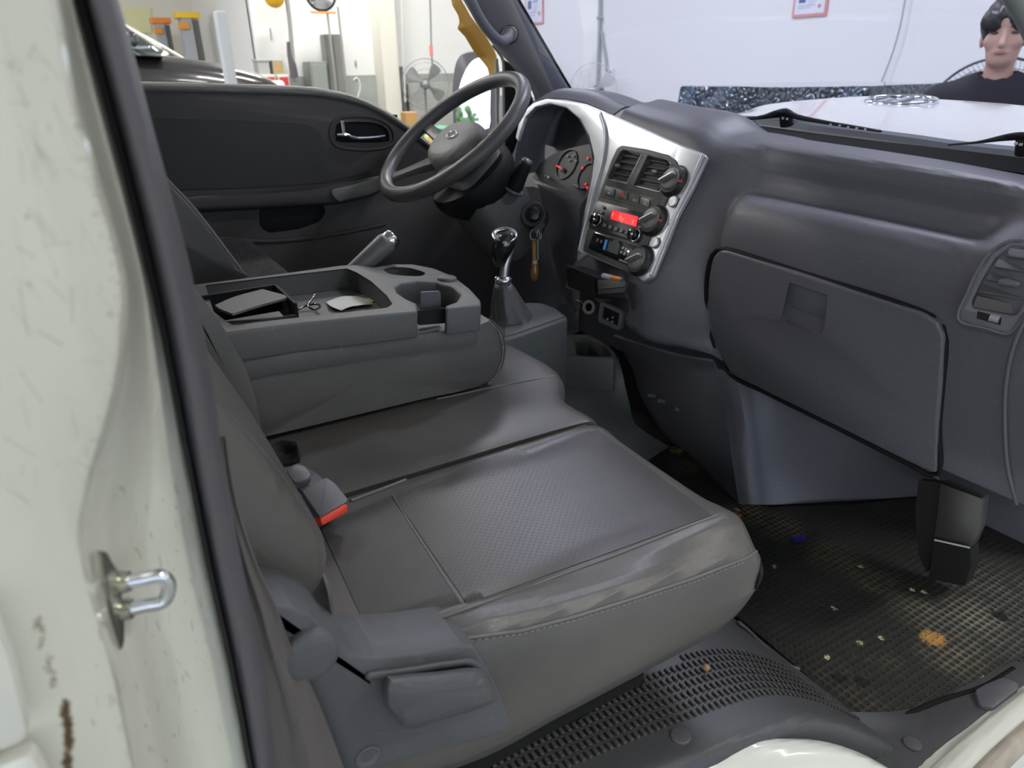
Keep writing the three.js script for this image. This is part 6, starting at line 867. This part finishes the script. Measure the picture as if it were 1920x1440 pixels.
{ // front wall
  const pst = (px0, py0, px1, py1, label, art) => { const u = onX(px0, py0, FX - 0.012), v = onX(px1, py1, FX - 0.012), t = thing('poster', label, 'poster'), y0 = v.y, y1 = u.y; part(t, 'frame', bx(FX - 0.02, FX, y0, y1, u.z, v.z, 0.003), mat([0.72, 0.33, 0.30], 0.6)); const g = new THREE.PlaneGeometry(v.z - u.z - 0.05, y1 - y0 - 0.05); g.rotateY(-Math.PI / 2); g.translate(FX - 0.0215, (y0 + y1) / 2, (u.z + v.z) / 2); g.userData.keepUV = true; const m = mat([1, 1, 1], 0.6); m.map = canvasTex(256, 256, art); part(t, 'print', g, m); };
  const art = (x, w) => { x.fillStyle = '#e3e5ee'; x.fillRect(0, 0, w, w); x.fillStyle = '#5f6f9a'; x.fillRect(30, 150, 60, 40); x.fillStyle = '#9fb2d8'; x.fillRect(110, 150, 80, 14); x.fillStyle = '#b8bccb'; for (let i = 0; i < 4; i++) x.fillRect(110, 172 + i * 9, 90 - i * 12, 4); x.fillRect(30, 205, 150, 6); x.fillRect(30, 218, 110, 6); x.fillStyle = '#c98f80'; x.fillRect(200, 205, 26, 20); };
  pst(1497, -60, 1549, 29, 'red framed notice on the front wall above the bonnet', art); pst(985, -60, 1019, 44, 'red framed notice beside the driver side pillar', art);
  const p = onX(1127, 60, FX), pp = thing('wall_conduit', 'grey vertical conduit on the front wall', 'conduit'); part(pp, 'pipe', cyl(V(FX - 0.03, dadoF, p.z), V(FX - 0.03, 4.6, p.z), 0.022), mat([0.42, 0.46, 0.46], 0.5)); part(pp, 'branch', tube([[1128, 60], [1131, 85], [1136, 115], [1137, 132]].map(([a, b]) => onX(a, b, FX - 0.03)), 0.016, { rs: 8 }), mat([0.42, 0.46, 0.46], 0.5)); part(pp, 'clip', bx(FX - 0.055, FX, 2.0, 2.03, p.z - 0.04, p.z + 0.04, 0.004), MAT.steel);
  const s = onX(1146, 138, FX - 0.02), sk = thing('wall_socket', 'white wall socket below the conduit on the front wall', 'socket'); part(sk, 'plate', bx(FX - 0.03, FX, s.y - 0.06, s.y + 0.06, s.z - 0.045, s.z + 0.045, 0.005), mat([0.8, 0.8, 0.8], 0.5)); for (const d of [-0.028, 0.02]) part(sk, 'outlet', bx(FX - 0.034, FX - 0.029, s.y + d - 0.012, s.y + d + 0.012, s.z - 0.02, s.z + 0.012, 0.002), MAT.rubber);
  const w = thing('hanging_wire', 'thin grey wire hanging against the front wall', 'wire'); part(w, 'wire', tube([V(FX - 0.05, 4.6, onX(1702, 0, FX - 0.05).z), ...[[1697, 0], [1690, 40], [1678, 85], [1662, 130], [1648, 165], [1644, 190]].map(([a, b]) => onX(a, b, FX - 0.05))], 0.006, { rs: 6 }), mat([0.42, 0.42, 0.46], 0.6));
  // low pile wrapped in blue plastic
  const q = thing('wrapped_pile', 'low pile wrapped in crinkled dark blue plastic behind the bonnet', 'wrapped pile');
  const a = onX(1276, 160, 3.4), b = onX(1620, 181, 3.4), g = new THREE.BoxGeometry(0.7, a.y, b.z - a.z, 10, 22, 40), gp = g.attributes.position;
  for (let i = 0; i < gp.count; i++) { const x = gp.getX(i), y = gp.getY(i), z = gp.getZ(i), n1 = fbm((z + 5) * 0.13, (y + 3) * 0.13, 8, 4, 3) - 0.5, n2 = fbm((z + x + 5) * 0.2, (y + 3) * 0.2, 8, 3, 9) - 0.5; gp.setXYZ(i, x + n1 * 0.22, y + (y > 0 ? n2 * 0.05 - (z + (b.z - a.z) / 2) * 0.0 : 0), z); }
  g.translate(3.75, a.y / 2, (a.z + b.z) / 2); g.computeVertexNormals(); const crk = mat([0.06, 0.085, 0.11], 0.14, { coat: 1, bump: tLeather, bs: 0.9, bh: 0.05 }); part(q, 'wrap', toCreasedNormals(g, 0.5), crk); part(q, 'pallet', bx(3.42, 4.08, 0, 0.12, a.z + 0.05, b.z - 0.05, 0.01), mat([0.3, 0.22, 0.13], 0.8));
  const y2 = thing('orange_crate', 'small orange crate on the floor behind the fan foot', 'crate'); const oc = onZ(770, 212, -7.6); part(y2, 'crate', bx(oc.x - 0.06, oc.x + 0.08, 0.75, oc.y + 0.01, -7.75, -7.6, 0.01), mat([0.5, 0.29, 0.10], 0.6)); part(y2, 'stand', bx(oc.x - 0.1, oc.x + 0.12, 0, 0.75, -7.78, -7.57, 0.01), MAT.dado);
  const gcr = thing('green_crate', 'green crate seen through the steering wheel', 'crate'); const og = onZ(828, 246, -3.4); part(gcr, 'crate', bx(og.x - 0.06, og.x + 0.09, 0.7, og.y + 0.015, -3.6, -3.4, 0.01), mat([0.05, 0.32, 0.22], 0.5)); part(gcr, 'lid', bx(og.x - 0.10, og.x - 0.02, 0.7, og.y - 0.01, -3.4, -3.35, 0.01), mat([0.75, 0.6, 0.25], 0.5)); part(gcr, 'stand', bx(og.x - 0.1, og.x + 0.09, 0, 0.7, -3.6, -3.36, 0.01), MAT.dado);
}
// ------------------------------------------------------------------ the person
{
  const mesh = (fn, c, half, res) => { const mc = new MarchingCubes(res, new THREE.MeshBasicMaterial(), true, true, 200000), n = res; mc.isolation = 0; for (let k = 0; k < n; k++) for (let j = 0; j < n; j++) for (let i = 0; i < n; i++) mc.field[i + j * n + k * n * n] = -fn(c.x + (i - n / 2) / (n / 2) * half, c.y + (j - n / 2) / (n / 2) * half, c.z + (k - n / 2) / (n / 2) * half) / half; mc.update(); const g = new THREE.BufferGeometry(); g.setAttribute('position', new THREE.BufferAttribute(mc.positionArray.slice(0, mc.count * 3), 3)); g.setAttribute('normal', new THREE.BufferAttribute(mc.normalArray.slice(0, mc.count * 3), 3)); g.scale(half, half, half); g.translate(c.x, c.y, c.z); return g; };
  const sm = (a, b, k) => { const h = Math.max(0, Math.min(1, 0.5 + 0.5 * (b - a) / k)); return b + (a - b) * h - k * h * (1 - h); };
  const ell = (x, y, z, c, r) => { const k = Math.hypot((x - c[0]) / r[0], (y - c[1]) / r[1], (z - c[2]) / r[2]); return (k - 1) * Math.min(...r); };
  const cap = (x, y, z, a, b, r0, r1) => { const d = [b[0] - a[0], b[1] - a[1], b[2] - a[2]], L = d[0] * d[0] + d[1] * d[1] + d[2] * d[2], t = Math.max(0, Math.min(1, ((x - a[0]) * d[0] + (y - a[1]) * d[1] + (z - a[2]) * d[2]) / L)); return Math.hypot(x - a[0] - d[0] * t, y - a[1] - d[1] * t, z - a[2] - d[2] * t) - (r0 + (r1 - r0) * t); };
  // local frame: +z = the way the face looks, y up, origin on the ground between the feet
  const t = thing('person', 'person with short dark hair in a black T-shirt standing beyond the bonnet', 'person');
  const eyeP = at(1888, 62, 2.78), H = eyeP.y;                  // eye height
  const he = (y) => H + y;
  const head = (x, y, z) => { let d = ell(x, y, z, [0, he(0.03), -0.01], [0.078, 0.098, 0.092]); d = sm(d, ell(x, y, z, [0, he(-0.055), 0.018], [0.056, 0.066, 0.066]), 0.03); d = sm(d, ell(x, y, z, [0, he(-0.098), 0.045], [0.030, 0.020, 0.026]), 0.025); d = sm(d, cap(x, y, z, [0, he(0.0), 0.078], [0, he(-0.040), 0.094], 0.008, 0.013), 0.012); d = sm(d, ell(x, y, z, [0, he(-0.068), 0.072], [0.024, 0.010, 0.014]), 0.01); for (const s of [-1, 1]) { d = sm(d, ell(x, y, z, [s * 0.078, he(-0.02), -0.012], [0.010, 0.032, 0.018]), 0.008); d = sm(d, ell(x, y, z, [s * 0.042, he(-0.03), 0.052], [0.026, 0.022, 0.022]), 0.02); d = Math.max(d, -ell(x, y, z, [s * 0.033, he(0.0), 0.092], [0.020, 0.011, 0.014])); } d = sm(d, cap(x, y, z, [0, he(-0.07), -0.02], [0, he(-0.24), -0.03], 0.047, 0.058), 0.03); return d; };
  const sh = he(-0.25), hip = H * 0.56, torso = (x, y, z, o = 0) => { let d = Math.min(cap(x, y, z, [0, sh + 0.058, -0.03], [-0.16, sh, -0.03], 0.052, 0.056), cap(x, y, z, [0, sh + 0.058, -0.03], [0.16, sh, -0.03], 0.052, 0.056)); d = sm(d, ell(x, y, z, [0, sh - 0.14, -0.02], [0.175, 0.20, 0.105]), 0.06); d = sm(d, ell(x, y, z, [0, hip + 0.08, -0.02], [0.155, 0.20, 0.10]), 0.08); return d - o; };
  const armJ = (s) => [[s * 0.19, sh - 0.01, -0.03], [s * 0.25, sh - 0.29, -0.05], [s * 0.24, sh - 0.52, 0.06]];
  const arms = (x, y, z) => { let d = 9; for (const s of [-1, 1]) { const [a, b, c] = armJ(s); d = Math.min(d, sm(cap(x, y, z, a, b, 0.052, 0.040), cap(x, y, z, b, c, 0.040, 0.027), 0.02)); } return d; };
  const hands = (x, y, z) => { let d = 9; for (const s of [-1, 1]) { const w = armJ(s)[2]; d = Math.min(d, cap(x, y, z, w, [w[0], w[1] - 0.07, w[2] + 0.01], 0.028, 0.03)); for (let f = 0; f < 4; f++) { const fx = w[0] + (f - 1.5) * 0.019, L = [0.065, 0.075, 0.07, 0.055][f]; d = sm(d, cap(x, y, z, [fx, w[1] - 0.09, w[2] + 0.01], [fx, w[1] - 0.10 - L, w[2] + 0.03], 0.009, 0.0075), 0.006); } d = sm(d, cap(x, y, z, [w[0] - s * 0.025, w[1] - 0.04, w[2] + 0.02], [w[0] - s * 0.04, w[1] - 0.10, w[2] + 0.045], 0.011, 0.009), 0.008); } return d; };
  const legs = (x, y, z, o = 0) => { let d = 9; for (const s of [-1, 1]) d = Math.min(d, sm(cap(x, y, z, [s * 0.09, hip, -0.02], [s * 0.095, hip * 0.52, 0.0], 0.085, 0.055), cap(x, y, z, [s * 0.095, hip * 0.52, 0.0], [s * 0.10, 0.09, -0.03], 0.055, 0.04), 0.03)); return d - o; };
  const body = (x, y, z) => sm(sm(torso(x, y, z), arms(x, y, z), 0.03), legs(x, y, z), 0.03);
  const skin = mat([0.62, 0.38, 0.29], 0.5), cloth = mat([0.018, 0.018, 0.024], 0.9), trou = mat([0.03, 0.035, 0.05], 0.9);
  const g = mergeGeometries([mesh(head, V(0, he(-0.04), 0), 0.22, 96), mesh((x, y, z) => Math.min(sm(torso(x, y, z), arms(x, y, z), 0.03), hands(x, y, z)), V(0, sh - 0.32, 0), 0.62, 84), mesh((x, y, z) => legs(x, y, z), V(0, hip * 0.5, 0), hip * 0.62, 64)].map((q) => boxUV(q)));
  part(t, 'body', g, skin);
  part(t, 'hair', mesh((x, y, z) => { let d = ell(x, y, z, [0, he(0.036), -0.022], [0.096, 0.108, 0.102]); d = Math.max(d, -(ell(x, y, z, [0, he(-0.05), 0.075], [0.068, 0.095, 0.075]))); d = Math.max(d, -(y - he(-0.055) + Math.max(0, (z + 0.02)) * 0.3)); const f = Math.min(ell(x, y, z, [-0.045, he(0.042), 0.062], [0.046, 0.040, 0.034]), ell(x, y, z, [0.045, he(0.046), 0.06], [0.046, 0.042, 0.034])); d = sm(d, f, 0.015); d = Math.max(d, -ell(x, y, z, [-0.005, he(0.03), 0.10], [0.018, 0.03, 0.03])); return d + 0.0018 * Math.sin(x * 190 + y * 60) * Math.sin(y * 70); }, V(0, he(0.03), 0), 0.16, 84), mat([0.022, 0.020, 0.021], 0.45), 'short dark parted hair');
  for (const s of [-1, 1]) { const e = part(t, 'eye', new THREE.SphereGeometry(0.0115, 14, 10).scale(1.2, 0.45, 0.7).translate(s * 0.033, he(0.0), 0.074), mat([0.10, 0.06, 0.05], 0.3)); part(t, 'eyebrow', tube([V(s * 0.018, he(0.020), 0.083), V(s * 0.034, he(0.024), 0.080), V(s * 0.052, he(0.018), 0.070)], 0.003, { rs: 5 }), mat([0.03, 0.025, 0.025], 0.7)); }
  part(t, 'lips', new THREE.SphereGeometry(0.02, 16, 10).scale(1.05, 0.42, 0.5).translate(0, he(-0.070), 0.082), mat([0.50, 0.20, 0.19], 0.5));
  part(t, 't_shirt', mesh((x, y, z) => { let d = sm(torso(x, y, z, 0.012), arms(x, y, z) - 0.02, 0.03); d = Math.max(d, hip - 0.04 - y); d = Math.max(d, -(y - (sh - 0.20)) - 0 * x > 0 && Math.abs(x) > 0.2 ? (sh - 0.2) - y : -11); d = Math.max(d, -cap(x, y, z, [0, sh + 0.115, -0.01], [0, sh + 0.30, -0.02], 0.058, 0.085)); return d; }, V(0, sh - 0.25, 0), 0.5, 80), cloth, 'black T-shirt');
  part(t, 'trousers', mesh((x, y, z) => Math.max(sm(legs(x, y, z, 0.018), ell(x, y, z, [0, hip + 0.02, -0.02], [0.165, 0.10, 0.115]), 0.04), 0.06 - y), V(0, hip * 0.55, 0), hip * 0.62, 64), trou, 'dark trousers');
  for (const s of [-1, 1]) part(t, 'shoe', boxAt(s * 0.10, 0.045, 0.03, 0.095, 0.09, 0.26, 0.035), MAT.black);
  t.rotation.y = Math.atan2(EYE.x - eyeP.x - 0.9, EYE.z - eyeP.z); t.position.set(eyeP.x, 0, eyeP.z); t.userData.placed = true;
}
// ------------------------------------------------------------------ bases and shadows
for (const o of [...scene.children]) {
  if (o.isLight || o.isCamera || o.userData.placed) { delete o.userData.placed; continue; }
  o.updateMatrixWorld(true); const b = new THREE.Box3().setFromObject(o); if (b.isEmpty()) continue;
  const base = V((b.min.x + b.max.x) / 2, b.min.y, (b.min.z + b.max.z) / 2);
  if (o.isMesh) { o.geometry = o.geometry.clone(); o.geometry.translate(-base.x, -base.y, -base.z); o.position.add(base); }
  else { o.position.add(base); for (const c of o.children) c.position.sub(base); }
}
renderer.render(scene, camera);
